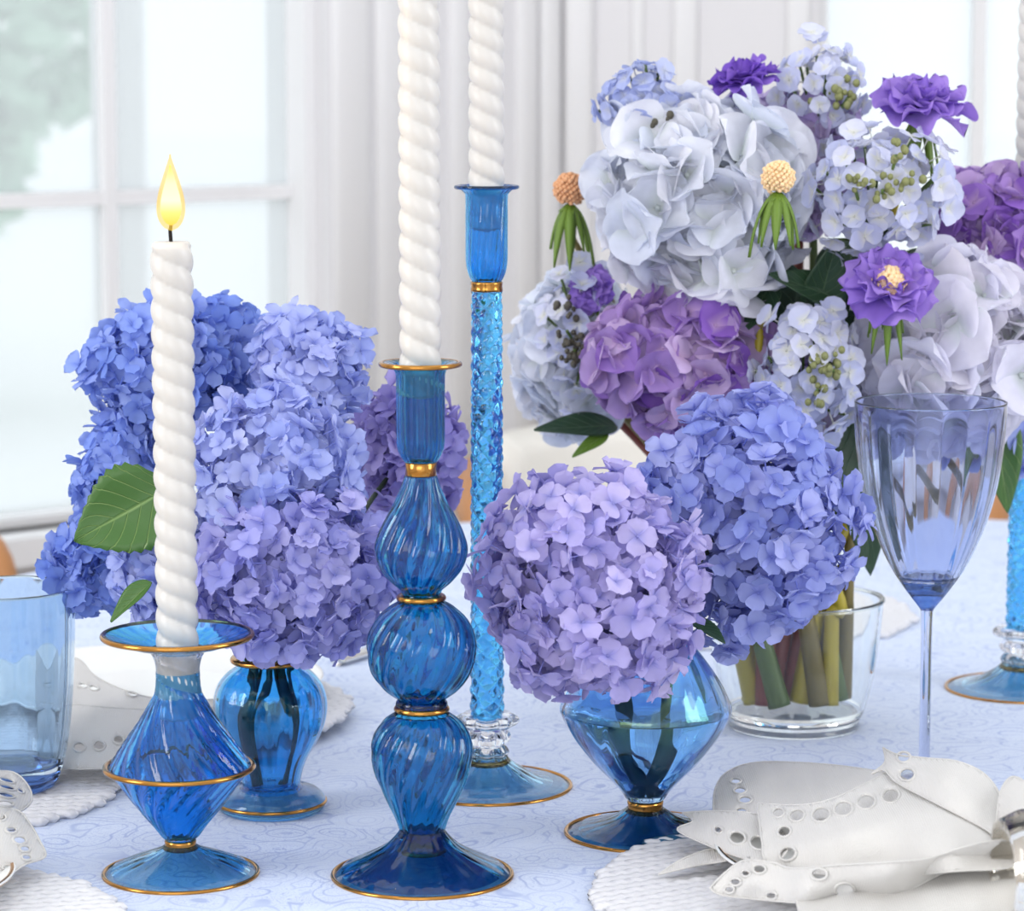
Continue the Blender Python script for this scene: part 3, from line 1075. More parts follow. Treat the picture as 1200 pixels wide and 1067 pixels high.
# back left napkin
nb = thing('cutwork_napkin', G(180, 850, 0.02), 'white eyelet napkin draped over the plate behind the short candlestick', 'napkin')
cloth_sheet('draped_edge', nb, [(50, 760), (92, 772), (112, 792), (145, 808), (185, 818), (240, 820), (290, 815), (292, 832), (230, 838), (150, 834), (90, 830), (50, 825)],
            [(50, 760, .05), (92, 772, .05), (145, 808, .045), (290, 815, .04), (292, 832, .032), (150, 834, .036), (50, 825, .04)],
            ew([(98, 803, 5), (110, 806, 5.5), (155, 813, 5), (238, 802 + 24, 5)], 0.5, 0.2))
cloth_sheet('hanging_fold', nb, [(60, 822), (120, 828), (200, 832), (292, 828), (300, 862), (250, 888), (190, 897), (120, 900), (80, 900), (55, 895)],
            [(60, 822, .04), (200, 832, .038), (292, 828, .034), (300, 862, .02), (190, 897, .0155), (80, 900, .0155), (150, 860, .033)],
            ew([(93, 875, 6.5), (116, 873, 6.5), (139, 866, 6), (160, 874, 5)], 0.8))

# cutlery beside the back left plate
def table_knife(px0, py0, px1, py1, label, h=0.011):
    a, b = G(px0, py0, h), G(px1, py1, h)
    t = thing('table_knife', (a.x, a.y, TZ + 0.0), label, 'knife')
    d = b - a
    ln = d.length
    an = math.atan2(d.y, d.x)
    V, Fc = [], []
    n = 20
    for i in range(n + 1):
        u = i / n
        w = 0.006 + 0.003 * math.sin(u * PI) if u < 0.45 else 0.005 + 0.006 * math.sin((u - 0.45) / 0.55 * PI * 0.9)
        th = 0.004 if u < 0.45 else 0.0016
        for (sx, sz) in ((-1, 0), (0, 1), (1, 0), (0, -1)):
            V.append((u * ln, sx * w, 0.0045 + sz * th))
    for i in range(n):
        for k in range(4):
            Fc.append((i * 4 + k, i * 4 + (k + 1) % 4, i * 4 + 4 + (k + 1) % 4, i * 4 + 4 + k))
    Fc.append((0, 1, 2, 3)); Fc.append((n * 4 + 3, n * 4 + 2, n * 4 + 1, n * 4))
    o = obj('blade_and_handle', mesh_from('knife', V, Fc), M_STEEL, t)
    t.rotation_euler.z = an
    return t


table_knife(395, 782, 482, 752, 'silver knife lying on the cloth behind the small blue vase', 0.0)


# ================================================================== CANDLESTICKS AND CANDLES
def twisted_candle(base, R, L, label, n=2, pitch=0.027, lit=False, tilt=0.0):
    t = thing('twisted_candle', base, label, 'candle', 'twisted white candles')
    seg, dz = 60, 0.0014
    m = int(L / dz)
    V, Fc = [], []
    for i in range(m + 1):
        z = L * i / m
        e = min(z / 0.002, 1.0) if z < 0.002 else 1.0
        top = (L - z) / 0.0025
        e = min(e, 0.8 + 0.2 * min(top, 1.0))
        for k in range(seg):
            th = 2 * PI * k / seg
            ph = n * (th + 2 * PI * z / pitch) / 2
            s = abs(math.sin(ph))
            rr = R * (0.80 + 0.20 * s ** 0.6) * e
            V.append((rr * math.cos(th), rr * math.sin(th), z))
    for i in range(m):
        for k in range(seg):
            k2 = (k + 1) % seg
            Fc.append((i * seg + k, i * seg + k2, (i + 1) * seg + k2, (i + 1) * seg + k))
    Fc.append(tuple(range(seg - 1, -1, -1)))
    Fc.append(tuple(m * seg + k for k in range(seg)))
    obj('wax_body', mesh_from('candle_wax', V, Fc), M_WAX, t)
    wl = 0.012
    w = obj('wick', MB().tube([(0, 0, L - 0.004), (-0.0006, 0, L + wl * 0.5), (0.0004, 0, L + wl)], [0.0011, 0.0011, 0.0009], 8).mesh('wick'), M_WICK, t)
    if lit:
        def teardrop(H, W):
            pr = []
            for i in range(25):
                u = i / 24
                r = W * (math.sin(PI * u ** 0.62) ** 0.95) * (1 - 0.25 * u)
                pr.append((max(r, 0.0002), u * H))
            return pr
        fl = obj('flame', solid('flame', teardrop(0.043, 0.0088), seg=32, smooth_profile=False), M_FLAME_OUT, t, loc=(0, 0, L + wl * 0.5))
        obj('flame_core', solid('flame_core', teardrop(0.034, 0.0064), seg=32, smooth_profile=False), M_FLAME, fl, loc=(0, 0, 0.003))
        d = bpy.data.lights.new('flame_light', 'POINT'); d.energy = 0.12; d.color = (1, 0.7, 0.35); d.shadow_soft_size = 0.008
        lo = bpy.data.objects.new('flame_light', d); COL.objects.link(lo); lo.location = Vector(base) + Vector((0, 0, L + 0.075))
    return t


RIBS = swirl(20, 0.022, 22)


# ---- tall bubble candlestick
def tall_candlestick():
    ax = 495.0
    P0, Q = prof(ax, 1027, [(1027, 106), (1022, 101), (1014, 70), (1006, 38), (1000, 25)])
    t = thing('bubble_candlestick', P0, 'tall deep blue candlestick of three ribbed glass bubbles with gold rings', 'candlestick')
    z = lambda py: S(ax, py, P0.y).z - TZ
    u = lambda hw, py: hw * mpp(S(ax, py, P0.y))

    def pf(l):
        return [(u(hw, py), z(py)) for py, hw in l]
    # foot: thin flared cone with a rolled gold edge
    Rf = u(105, 1027)
    foot = [(Rf * 0.985, 0.0012), (Rf * 0.86, 0.0065), (Rf * 0.62, 0.0125), (Rf * 0.42, 0.0185), (Rf * 0.30, 0.0245), (Rf * 0.245, 0.0285)]
    f = obj('foot', shell('foot', foot, 0.0042, swirl(20, 0.012, 0), wfun=lambda zz: min(1, zz / 0.006)), M_FOOT, t)
    obj('gold_rim', torus('gold_rim', Rf, 0.0013, 0.0016), M_GOLD, f)
    b1 = obj('lower_bubble', shell('lower_bubble', pf([(998, 23), (985, 23.5), (972, 26), (955, 32), (930, 44), (905, 54), (880, 58.3), (860, 54.5), (845, 45), (836, 33)]), 0.0020, swirl(16, 0.036, 14), wfun=lambda zz: 1), M_BLUE_T, t)
    obj('gold_ring', torus('gold_ring', u(24.5, 999), 0.0013, z(999)), M_GOLD, b1)
    b2 = obj('middle_bubble', shell('middle_bubble', pf([(826, 24), (819, 27), (806, 44), (788, 57), (765, 62.5), (745, 61.5), (725, 52), (710, 36), (704, 25)]), 0.0018, swirl(16, 0.032, 14)), M_BLUE_T, t)
    obj('glass_ring', torus('glass_ring', u(25, 824), 0.0028, z(824)), M_FOOT, b2)
    obj('gold_ring', torus('gold_ring', u(29, 830), 0.0019, z(830)), M_GOLD, b2)
    b3 = obj('upper_bubble', shell('upper_bubble', pf([(696, 22), (690, 25), (680, 36), (664, 48), (645, 53.3), (628, 50), (609, 42), (589, 31), (571, 23), (557, 18.5)]), 0.0018, swirl(16, 0.034, 12)), M_BLUE_T, t)
    obj('gold_ring', torus('gold_ring', u(25.5, 700), 0.0019, z(700)), M_GOLD, b3)
    obj('gold_band', lathe_loop('gold_band', [(u(17.5, 550), z(557), 0), (u(18.6, 550), z(556), 0), (u(17.8, 550), z(549), 0), (u(18.6, 550), z(542), 0), (u(17.5, 550), z(541), 0), (u(14, 550), z(541), 0), (u(14, 550), z(557), 0)], 48), M_GOLD, b3)
    c = obj('candle_cup', shell('candle_cup', pf([(541, 18.5), (536, 22), (527, 26), (514, 27.5), (480, 27.8), (445, 28), (436, 29), (430, 34), (427, 44)]), 0.0016, swirl(22, 0.03, 0)), M_BLUE_T, t)
    obj('gold_rim', torus('gold_rim', u(46, 426), 0.0015, z(426.5)), M_GOLD, c)
    twisted_candle((P0.x, P0.y, TZ + z(468)), u(24.8, 420), 0.30, 'twisted white candle rising from the tall bubble candlestick', 2, 0.0272)


tall_candlestick()


# ---- short candlestick with drip pan
def short_candlestick():
    ax = 212.0
    P0 = G(ax, 1025)
    t = thing('drip_pan_candlestick', P0, 'short cobalt blue candlestick with wide gold edged drip pan and lit candle', 'candlestick')
    z = lambda py: S(ax, py, P0.y).z - TZ
    u = lambda hw, py: hw * mpp(S(ax, py, P0.y))

    def pf(l):
        return [(u(hw, py), z(py)) for py, hw in l]
    Rf = u(90, 1025)
    foot = [(Rf * 0.985, 0.0012), (Rf * 0.88, 0.0050), (Rf * 0.66, 0.0095), (Rf * 0.42, 0.0135), (Rf * 0.26, 0.0165), (Rf * 0.2, 0.0185)]
    f = obj('foot', shell('foot', foot, 0.0036, swirl(22, 0.014, 0), wfun=lambda zz: min(1, zz / 0.006)), M_FOOT_L, t)
    obj('gold_rim', torus('gold_rim', Rf, 0.0013, 0.0016), M_GOLD, f)
    bd = obj('gold_band', solid('gold_band', pf([(998, 15), (997, 18.5), (990, 18), (984, 18.5), (983, 15)]), seg=48, sub=2), M_GOLD, t)
    lb = obj('lower_bowl', shell('lower_bowl', pf([(983, 16), (978, 22), (966, 31), (948, 46), (928, 61), (910, 74), (901, 82)]), 0.0020, swirl(20, 0.03, 20)), M_BLUE, t)
    obj('gold_ring', torus('gold_ring', u(86, 897), 0.0019, z(898), 0.8), M_GOLD, lb)
    ub = obj('upper_bowl', shell('upper_bowl', pf([(897, 82), (888, 76), (873, 66), (854, 53), (836, 41), (822, 33), (812, 27.5), (800, 25.5), (787, 25.3)]), 0.0019, swirl(20, 0.03, -16)), M_BLUE, t)
    nk = obj('clear_neck', shell('clear_neck', pf([(786.5, 25.3), (778, 26), (769, 28.5), (762, 33)]), 0.0018, swirl(24, 0.01, 0)), M_CRYSTAL, t)
    pan = obj('drip_pan', shell('drip_pan', pf([(763, 32), (759, 44), (754, 62), (748, 79), (744.5, 87)]), 0.0020, swirl(26, 0.008, 0)), M_BLUE, t)
    obj('gold_rim', torus('gold_rim', u(87.5, 744), 0.0015, z(744)), M_GOLD, pan)
    twisted_candle((P0.x, P0.y, TZ + z(845)), u(25.3, 500), z(283) - z(845), 'lit twisted white candle in the short candlestick', 2, 0.0272, True)


short_candlestick()


# ---- candlesticks with the twisted lattice stem
def lattice_candlestick(ax, by, k, label, clabel, dark=False):
    """k scales the pixel sizes measured on the first one"""
    P0 = G(ax, by)
    t = thing('lattice_stem_candlestick', P0, label, 'candlestick', 'candlesticks with lattice stems')
    A = 571.0
    B0 = G(A, 922)
    z = lambda py: S(A, py, B0.y).z - TZ
    u = lambda hw, py: hw * mpp(S(A, py, B0.y))

    def pf(l):
        return [(u(hw, py), z(py)) for py, hw in l]
    Rf = u(98, 922)
    foot = [(Rf * 0.985, 0.0012), (Rf * 0.90, 0.0032), (Rf * 0.66, 0.0060), (Rf * 0.44, 0.0120), (Rf * 0.28, 0.0180), (Rf * 0.22, 0.0225)]
    f = obj('foot', shell('foot', foot, 0.0034, swirl(20, 0.02, 10), wfun=lambda zz: min(1, zz / 0.012)), M_FOOT_L, t)
    obj('gold_rim', torus('gold_rim', Rf, 0.0013, 0.0015), M_GOLD, f)
    obj('gold_ring', torus('gold_ring', u(21, 893), 0.0022, z(893)), M_GOLD, f)
    petal = lambda th, zz: 0.16 * abs(math.cos(4 * th)) - 0.08
    for (py, hw, hh) in ((843, 35, 8), (862, 26, 9), (880, 24, 8)):
        zc, hz = z(py), abs(z(py + hh) - z(py))
        pr = [(u(15, py), zc - hz), (u(hw * .85, py), zc - hz * .8), (u(hw, py), zc), (u(hw * .85, py), zc + hz * .8), (u(15, py), zc + hz)]
        obj('crystal_knop', solid('crystal_knop', pr, petal, 64, 5), M_CRYSTAL, t)
    zb, zt = z(836), z(341)
    R0, R1 = u(19, 836), u(17.3, 341)
    n = 460
    pr = [(R0 + (R1 - R0) * i / n, zb + (zt - zb) * i / n) for i in range(n + 1)]

    def lat(th, zz):
        kz = 105.0
        a = abs(math.sin(3 * (th - kz * zz)))
        b = abs(math.sin(3 * (th + kz * 0.85 * zz)))
        return 0.15 * (a * b) ** 0.8 - 0.06
    st = obj('lattice_stem', solid('lattice_stem', pr, lat, 80, smooth_profile=False), M_AZURE, t)
    gb = obj('gold_band', solid('gold_band', pf([(341.5, 14), (341, 18.8), (335, 18.2), (330, 18.8), (329.5, 14)]), seg=48, sub=2), M_GOLD, t)
    c = obj('candle_cup', shell('candle_cup', pf([(329.5, 17), (324, 20), (314, 23), (300, 24.3), (260, 24.5), (232, 24.5), (226, 26), (221, 32), (219.5, 36)]), 0.0016, swirl(22, 0.02, 6)), M_AZURE, t)
    obj('rolled_rim', torus('rolled_rim', u(36, 219), 0.0013, z(219)), M_FOOT, c)
    twisted_candle((P0.x, P0.y, TZ + z(272)), u(21.4, 150), 0.30, clabel, 2, 0.0272)


lattice_candlestick(571, 922, 1, 'tall azure candlestick with twisted lattice stem behind the bubble candlestick', 'twisted white candle in the lattice stem candlestick near the centre')
lattice_candlestick(1194, 808, 1, 'azure lattice stem candlestick cropped by the right edge', 'twisted white candle cropped at the upper right edge')


# ================================================================== VASES
def vase_small():
    ax = 318.0
    P0 = G(ax, 950)
    t = thing('bud_vase', P0, 'small round blue lustre vase with gold lip under the left hydrangeas', 'vase')
    z = lambda py: S(ax, py, P0.y).z - TZ
    u = lambda hw, py: hw * mpp(S(ax, py, P0.y))

    def pf(l):
        return [(u(hw, py), z(py)) for py, hw in l]
    f = obj('foot', solid('foot', [(u(57, 950), 0.0008), (u(63, 950), 0.004), (u(63, 950), 0.009), (u(55, 945), 0.0135), (u(40, 940), 0.016), (u(33, 935), 0.018)], seg=72), M_BLUE_V, t)
    obj('gold_line', torus('gold_line', u(63.6, 950), 0.0011, 0.0068), M_GOLD, f)
    m, inn = vessel('bowl', pf([(932, 33), (920, 33.5), (905, 36), (888, 42), (868, 54), (845, 63.5), (822, 66), (802, 61), (788, 50), (780, 39), (775, 37), (772, 40)]), 0.0018, 0.004, swirl(16, 0.012, 0))
    b = obj('bowl', m, M_BLUE_V, t)
    obj('gold_lip', torus('gold_lip', u(42, 772), 0.0024, z(772), 0.85), M_GOLD, t)
    return P0, z, u


VS, zS, uS = vase_small()


def vase_diamond():
    ax = 756.0
    P0 = G(ax, 977)
    t = thing('diamond_vase', P0, 'diamond shaped pale blue lustre vase on a gold banded foot', 'vase')
    z = lambda py: S(ax, py, P0.y).z - TZ
    u = lambda hw, py: hw * mpp(S(ax, py, P0.y))

    def pf(l):
        return [(u(hw, py), z(py)) for py, hw in l]
    Rf = u(93, 977)
    foot = [(Rf * 0.985, 0.0012), (Rf * 0.86, 0.0040), (Rf * 0.62, 0.0072), (Rf * 0.42, 0.0105), (Rf * 0.29, 0.0145), (Rf * 0.235, 0.0165)]
    f = obj('foot', shell('foot', foot, 0.0034, swirl(20, 0.016, 0), wfun=lambda zz: min(1, zz / 0.006)), M_FOOT, t)
    obj('gold_rim', torus('gold_rim', Rf, 0.0013, 0.0016), M_GOLD, f)
    obj('gold_band', solid('gold_band', pf([(954, 17), (953, 21.3), (945, 20.3), (938, 21.3), (937, 17)]), seg=48, sub=2), M_GOLD, t)
    body = pf([(937, 17), (935, 22), (925, 29), (910, 43), (893, 60), (862, 85), (840, 97.5), (829, 100), (818, 96), (800, 87), (780, 74), (758, 57), (742, 42), (728, 35), (718, 37), (711, 44)])
    m, inn = vessel('bowl', body, 0.0018, 0.004, swirl(16, 0.010, 5))
    obj('bowl', m, M_BLUE_V2, t)
    obj('gold_lip', torus('gold_lip', u(44.5, 711), 0.0018, z(711)), M_GOLD, t)
    zw = z(832)
    wp = [(r - 0.0009, zz + 0.0006) for (r, zz, w) in inn[2:] if zz < zw]
    wm = solid('water', [(0.001, wp[0][1])] + wp + [(wp[-1][0], zw), (0.001, zw)], seg=96, smooth_profile=False)
    w = obj('water', wm, M_WATER, loc=P0)
    tag(w, 'clear water half filling the diamond vase', 'water')
    return P0, z, u


VD, zD, uD = vase_diamond()


def vase_clear():
    ax = 930.0
    P0 = G(ax, 852)
    t = thing('clear_vase', P0, 'large clear glass vase full of thick stems under the big bouquet', 'vase')
    z = lambda py: S(ax, py, P0.y).z - TZ
    u = lambda hw, py: hw * mpp(S(ax, py, P0.y))

    def pf(l):
        return [(u(hw, py), z(py)) for py, hw in l]
    P = [(u(74, 850), 0.0006), (u(77.5, 850), 0.003), (u(76, 850), 0.006), (u(78, 848), 0.009), (u(76.5, 845), 0.012)] + pf([(834, 80), (815, 86), (790, 92), (750, 98.5), (715, 102), (700, 103)])
    m, inn = vessel('glass_body', P, 0.0026, 0.013, None, 96)
    obj('glass_body', m, M_CLEAR, t)
    obj('rim', torus('rim', u(102.3, 700), 0.0015, z(700)), M_CLEAR, t)
    return P0, z, u


VC, zC, uC = vase_clear()


# ---- drinking glasses
def wine_glass():
    ax = 1082.5
    P0 = G(ax, 916)
    t = thing('wine_glass', P0, 'tall fluted smoky blue wine glass in front of the big bouquet', 'wine glass')
    z = lambda py: S(ax, py, P0.y).z - TZ
    u = lambda hw, py: hw * mpp(S(ax, py, P0.y))

    def pf(l):
        return [(u(hw, py), z(py)) for py, hw in l]
    body = pf([(714, 7.5), (708, 12), (698, 20), (684, 30), (666, 42), (640, 55), (605, 69), (565, 79.5), (520, 86), (490, 88.5), (470, 89)])
    m, inn = vessel('bowl', body, 0.0014, 0.021, lambda th, zz: 0.022 * (abs(math.cos(9 * th)) - 0.5), 144, wfun=lambda zz: min(1.0, max(0.0, (z(472) - zz) / 0.02)) * min(1, max(0, (zz - z(705)) / 0.01)), inner_w=0.1)
    obj('bowl', m, M_SMOKE, t)
    obj('bowl_base', solid('bowl_base', [(r * 0.90, zz + 0.0008) for r, zz in pf([(712, 7.4), (707, 12), (698, 20), (688, 27), (680, 32), (678, 20)])], seg=64), M_SMOKE_D, t)
    obj('stem', solid('stem', [(u(9, 913), 0.0045), (u(6.8, 900), 0.012), (u(6.4, 800), z(800)), (u(6.6, 740), z(740)), (u(7.5, 714), z(714))], seg=24), M_SMOKE, t)
    obj('foot', solid('foot', [(u(70, 916), 0.0006), (u(71, 916), 0.0015), (u(60, 916), 0.0026), (u(25, 916), 0.0036), (u(9, 913), 0.006)], seg=72), M_SMOKE, t)


wine_glass()


def tumbler():
    ax = 11.0
    P0 = G(ax, 933)
    hz = 0.0068
    t = thing('tumbler', P0 + Vector((0, 0, hz)), 'slate blue glass tumbler at the left edge', 'tumbler')
    z = lambda py: S(ax, py, P0.y).z - TZ
    u = lambda hw, py: hw * mpp(S(ax, py, P0.y))

    def pf(l):
        return [(u(hw, py), z(py)) for py, hw in l]
    P = pf([(933, 50), (929, 54), (915, 60), (890, 67), (860, 72), (820, 76), (770, 79), (730, 80), (700, 80.5)])
    m, inn = vessel('glass_body', P, 0.0024, 0.014, lambda th, zz: 0.02 * math.cos(9 * th), 120)
    obj('glass_body', m, M_TUMB, t)
    obj('base_disc', solid('base_disc', [(0.001, 0.004), (u(48, 930), 0.002), (u(53, 928), 0.006), (u(55, 925), 0.011), (0.001, 0.0125)], seg=48, sub=1), M_SMOKE_D, t)


tumbler()


# ================================================================== FLOWERS
def petal_geo(L, W, cup, tipdrop, nu=5, nv=4, power=0.62, point=0.0, ruffle=0.0, rnd=random):
    """petal along +X, face +Z; returns verts, faces, ps"""
    V, Fc, A = [], [], []
    ph = rnd.uniform(0, 6)
    for i in range(nu + 1):
        s = i / nu
        if point >= 0.2:
            w = W * (0.10 + 2.13 * (s ** 0.95) * max(1 - s, 0.0) ** 0.52 * 0.90)
        else:
            w = W * math.sin(PI * min(0.04 + 0.93 * s ** 0.85, 1.0)) ** power
            w *= (1 - point * s ** 3)
        for j in range(nv + 1):
            t = -1 + 2 * j / nv
            x = L * (0.03 + 0.97 * s) * (1 - 0.06 * t * t * s)
            y = w * t
            zz = cup * L * (s * (1 - s) * 1.2) - tipdrop * L * s * s + 0.22 * W * t * t * (0.5 + s * 0.4)
            zz += ruffle * W * math.sin(3.2 * t + ph) * s * s
            V.append(Vector((x, y, zz)))
            A.append(s)
    for i in range(nu):
        for j in range(nv):
            a = i * (nv + 1) + j
            Fc.append((a, a + nv + 1, a + nv + 2, a + 1))
    return V, Fc, A


def floret_mesh(name, D, rnd, petals=4, wr=0.47, cup=0.1, drop=0.12, tilt=0.25, power=0.62, point=0.25, nu=6, nv=4, ruffle=0.0, eye=True, uneven=0.15):
    V, Fc, A = [], [], []
    for k in range(petals):
        L = D / 2 * rnd.uniform(1 - uneven, 1 + uneven * 0.6)
        W = D * wr * rnd.uniform(0.9, 1.12) * 0.62
        v, f, a = petal_geo(L, W, cup + rnd.uniform(-.08, .08), drop + rnd.uniform(-.15, .15), nu, nv, power, point, ruffle, rnd)
        rot = Matrix.Rotation(2 * PI * k / petals + rnd.uniform(-.14, .14), 3, 'Z') @ Matrix.Rotation(-tilt + rnd.uniform(-.38, .38), 3, 'Y') @ Matrix.Rotation(rnd.uniform(-.3, .3), 3, 'X')
        n = len(V)
        dz = 0.0004 * (k % 2)
        V += [rot @ p + Vector((0, 0, dz)) for p in v]
        Fc += [tuple(i + n for i in q) for q in f]
        A += a
    if eye:
        b = MB().ball((0, 0, D * 0.02), D * 0.045, 6, 4)
        n = len(V)
        V += b.v
        Fc += [tuple(i + n for i in q) for q in b.f]
        A += [0.0] * len(b.v)
    # pedicel
    b = MB().tube([(0, 0, -D * 0.35), (0, 0, 0)], [D * 0.018, D * 0.022], 5)
    n = len(V)
    V += b.v
    Fc += [tuple(i + n for i in q) for q in b.f]
    A += [0.0] * len(b.v)
    return mesh_from(name, V, Fc, True, {'ps': A})


def quat_to(n, spin):
    q = Vector((0, 0, 1)).rotation_difference(n.normalized())
    return q @ Quaternion((0, 0, 1), spin)


def leaf_mesh(name, L, W, curl=0.15, serr=True, nu=22, nv=8, fold=0.25):
    V, Fc, U, VV = [], [], [], []
    for i in range(nu + 1):
        s = i / nu
        w = W * (math.sin(PI * s ** 0.72) ** 0.8) * (1 - 0.25 * s * s) + 0.0004
        for j in range(nv + 1):
            t = -1 + 2 * j / nv
            ww = w * t
            if serr and abs(t) > 0.99:
                ww *= 1 + (0.07 if i % 2 else -0.02)
            z = -curl * L * s * s + fold * w * abs(t) ** 1.3 + 0.03 * W * math.sin(9 * s + 2 * t)
            V.append((s * L, ww, z)); U.append(s); VV.append(t)
    for i in range(nu):
        for j in range(nv):
            a = i * (nv + 1) + j
            Fc.append((a, a + nv + 1, a + nv + 2, a + 1))
    return mesh_from(name, V, Fc, True, {'lu': U, 'lv': VV})


def leaf(parent, base, tip, W, facing, mat, curl=0.12, serr=True, fold=0.25):
    """leaf from base to tip (world points), its upper side turned to facing"""
    d = tip - base
    L = d.length
    x = d.normalized()
    zf = Vector(facing)
    zf = (zf - x * zf.dot(x)).normalized()
    y = zf.cross(x)
    m = leaf_mesh('leaf', L, W, curl, serr, fold=fold)
    o = obj('leaf', m, mat, parent)
    R = Matrix((x, y, zf)).transposed()
    o.rotation_mode = 'QUATERNION'
    o.rotation_quaternion = R.to_quaternion()
    o.location = base - parent.location
    md = o.modifiers.new('thickness', 'SOLIDIFY'); md.thickness = 0.0005; md.offset = 0
    return o


CAMPOS = Vector((0, 0, CZ))


def flower_head(root, c, rad, meshes, mats, n_out, n_in, rnd, tilt=0.55, inner=0.80, clip=None, size_j=0.2, axis=None):
    """cover an ellipsoid (radii rad) around c with florets; children of root"""
    org = root.location
    k = 0
    ph = rnd.uniform(0, 6)
    ga = PI * (3 - math.sqrt(5))
    for layer, (n, f) in enumerate(((n_out, 1.0), (n_in, inner))):
        for i in range(n):
            zz = 1 - 2 * (i + 0.5) / n
            a = ga * i + rnd.uniform(-.25, .25)
            r = math.sqrt(max(0, 1 - zz * zz))
            d = Vector((r * math.cos(a), r * math.sin(a), zz)) + Vector((rnd.gauss(0, .085), rnd.gauss(0, .085), rnd.gauss(0, .085)))
            d.normalize()
            bump = 1 + rnd.uniform(-0.10, 0.07) + 0.06 * math.sin(4 * d.x + 3 * d.z + ph) + 0.055 * math.sin(5 * d.z - 4 * d.x + 2 * ph) + 0.035 * math.sin(9 * d.x + 8 * d.z + 3 * ph)
            p = Vector((d.x * rad[0], d.y * rad[1], d.z * rad[2])) * (f * bump)
            nrm = Vector((d.x / rad[0], d.y / rad[1], d.z / rad[2])).normalized()
            if clip and clip(c + p):
                continue
            nrm = (nrm + Vector((rnd.gauss(0, tilt), rnd.gauss(0, tilt), rnd.gauss(0, tilt))) * 0.6).normalized()
            me = meshes[rnd.randrange(len(meshes))]
            o = bpy.data.objects.new('floret', me)
            COL.objects.link(o)
            o.parent = root
            o.rotation_mode = 'QUATERNION'
            o.rotation_quaternion = quat_to(nrm, rnd.uniform(0, 2 * PI))
            o.location = c + p - org
            s = rnd.uniform(1 - size_j, 1 + size_j)
            o.scale = (s, s, s)
            k += 1
    return k


def core(root, c, rad, mat):
    """inner mass of flower stalks"""
    rnd = random.Random(5)
    b = MB()
    for i in range(70):
        d = Vector((rnd.gauss(0, 1), rnd.gauss(0, 1), rnd.gauss(0, 1))).normalized()
        p = Vector((d.x * rad[0], d.y * rad[1], d.z * rad[2])) * 0.72
        b.tube([Vector((0, 0, -rad[2] * 0.5)), p * 0.5, p], [0.0012, 0.001, 0.0008], 5, False)
    b.ball((0, 0, 0), 1.0, 16, 10, (rad[0] * 0.5, rad[1] * 0.5, rad[2] * 0.5))
    m = b.mesh('flower_stalks')
    return obj('flower_stalks', m, mat, root, loc=c - root.location)


def under_florets(root, c, rad, D, n, mat, seed, kw):
    """the florets deep between the outer ones, past counting: one joined part"""
    rnd = random.Random(seed + 900)
    V, Fc, A = [], [], []
    k2 = dict(kw); k2['nu'] = 4; k2['nv'] = 2; k2['eye'] = False
    src = [floret_mesh('under', D, rnd, **k2) for _ in range(3)]
    data = [([v.co.copy() for v in m.vertices], [tuple(p.vertices) for p in m.polygons], [d.value for d in m.attributes['ps'].data]) for m in src]
    ga = PI * (3 - math.sqrt(5))
    for i in range(n):
        zz = 1 - 2 * (i + 0.5) / n
        r = math.sqrt(max(0, 1 - zz * zz))
        d = Vector((r * math.cos(ga * i), r * math.sin(ga * i), zz))
        p = Vector((d.x * rad[0], d.y * rad[1], d.z * rad[2])) * rnd.uniform(0.60, 0.80)
        nn = (d + Vector((rnd.gauss(0, .4), rnd.gauss(0, .4), rnd.gauss(0, .4)))).normalized()
        q = quat_to(nn, rnd.uniform(0, 6.28))
        v, f, a = data[rnd.randrange(3)]
        o = len(V)
        V += [q @ x + p for x in v]
        Fc += [tuple(j + o for j in g) for g in f]
        A += a
    for m in src:
        bpy.data.meshes.remove(m)
    return obj('inner_florets', mesh_from('inner_florets', V, Fc, True, {'ps': A}), mat, root, loc=c - root.location, kind='stuff')


def stem_tube(root, pts, rad, mat, name='stem'):
    pts = catmull([tuple(p - root.location) for p in pts], 6)
    n = len(pts)
    if hasattr(rad, '__len__'):
        rr = [rad[0] + (rad[1] - rad[0]) * i / (n - 1) for i in range(n)]
    else:
        rr = rad
    return obj(name, MB().tube(pts, rr, 10).mesh(name), mat, root)


def kind_meshes(prefix, D, n, seed, mat, **kw):
    r = random.Random(seed)
    out = []
    for k in range(n):
        m = floret_mesh(prefix, D, r, **kw)
        m.materials.append(mat)
        out.append(m)
    return out


def hydrangea(px, py, Y, rx, ry, mat_pair, label, stem_pts, stem_mat, D_px=40, n_out=190, n_in=80, seed=1, group=None, ecc=1.0, kw=None, tilt=0.85, stem_r=0.0028, core_mat=None, base=None, cat='hydrangea'):
    c = S(px, py, Y)
    k = mpp(c)
    rad = (rx * k, max(rx, ry) * k * ecc, ry * k)
    pts = stem_pts(c, rad) if callable(stem_pts) else stem_pts
    t = thing('hydrangea', pts[-1], label, cat, group)
    stem_tube(t, pts, stem_r, stem_mat)
    kk = dict(petals=4)
    kk.update(kw or {})
    rnd = random.Random(seed)
    ms = kind_meshes('floret', D_px * k, 5, seed, mat_pair, **kk)
    core(t, c, rad, M_STEM_PALE)
    under_florets(t, c, rad, D_px * k, int(n_out * 0.8), mat_pair, seed, kk)
    flower_head(t, c, (rad[0] * 0.94, rad[1] * 0.94, rad[2] * 0.94), ms, None, n_out, n_in, rnd, tilt)
    return t, c, rad


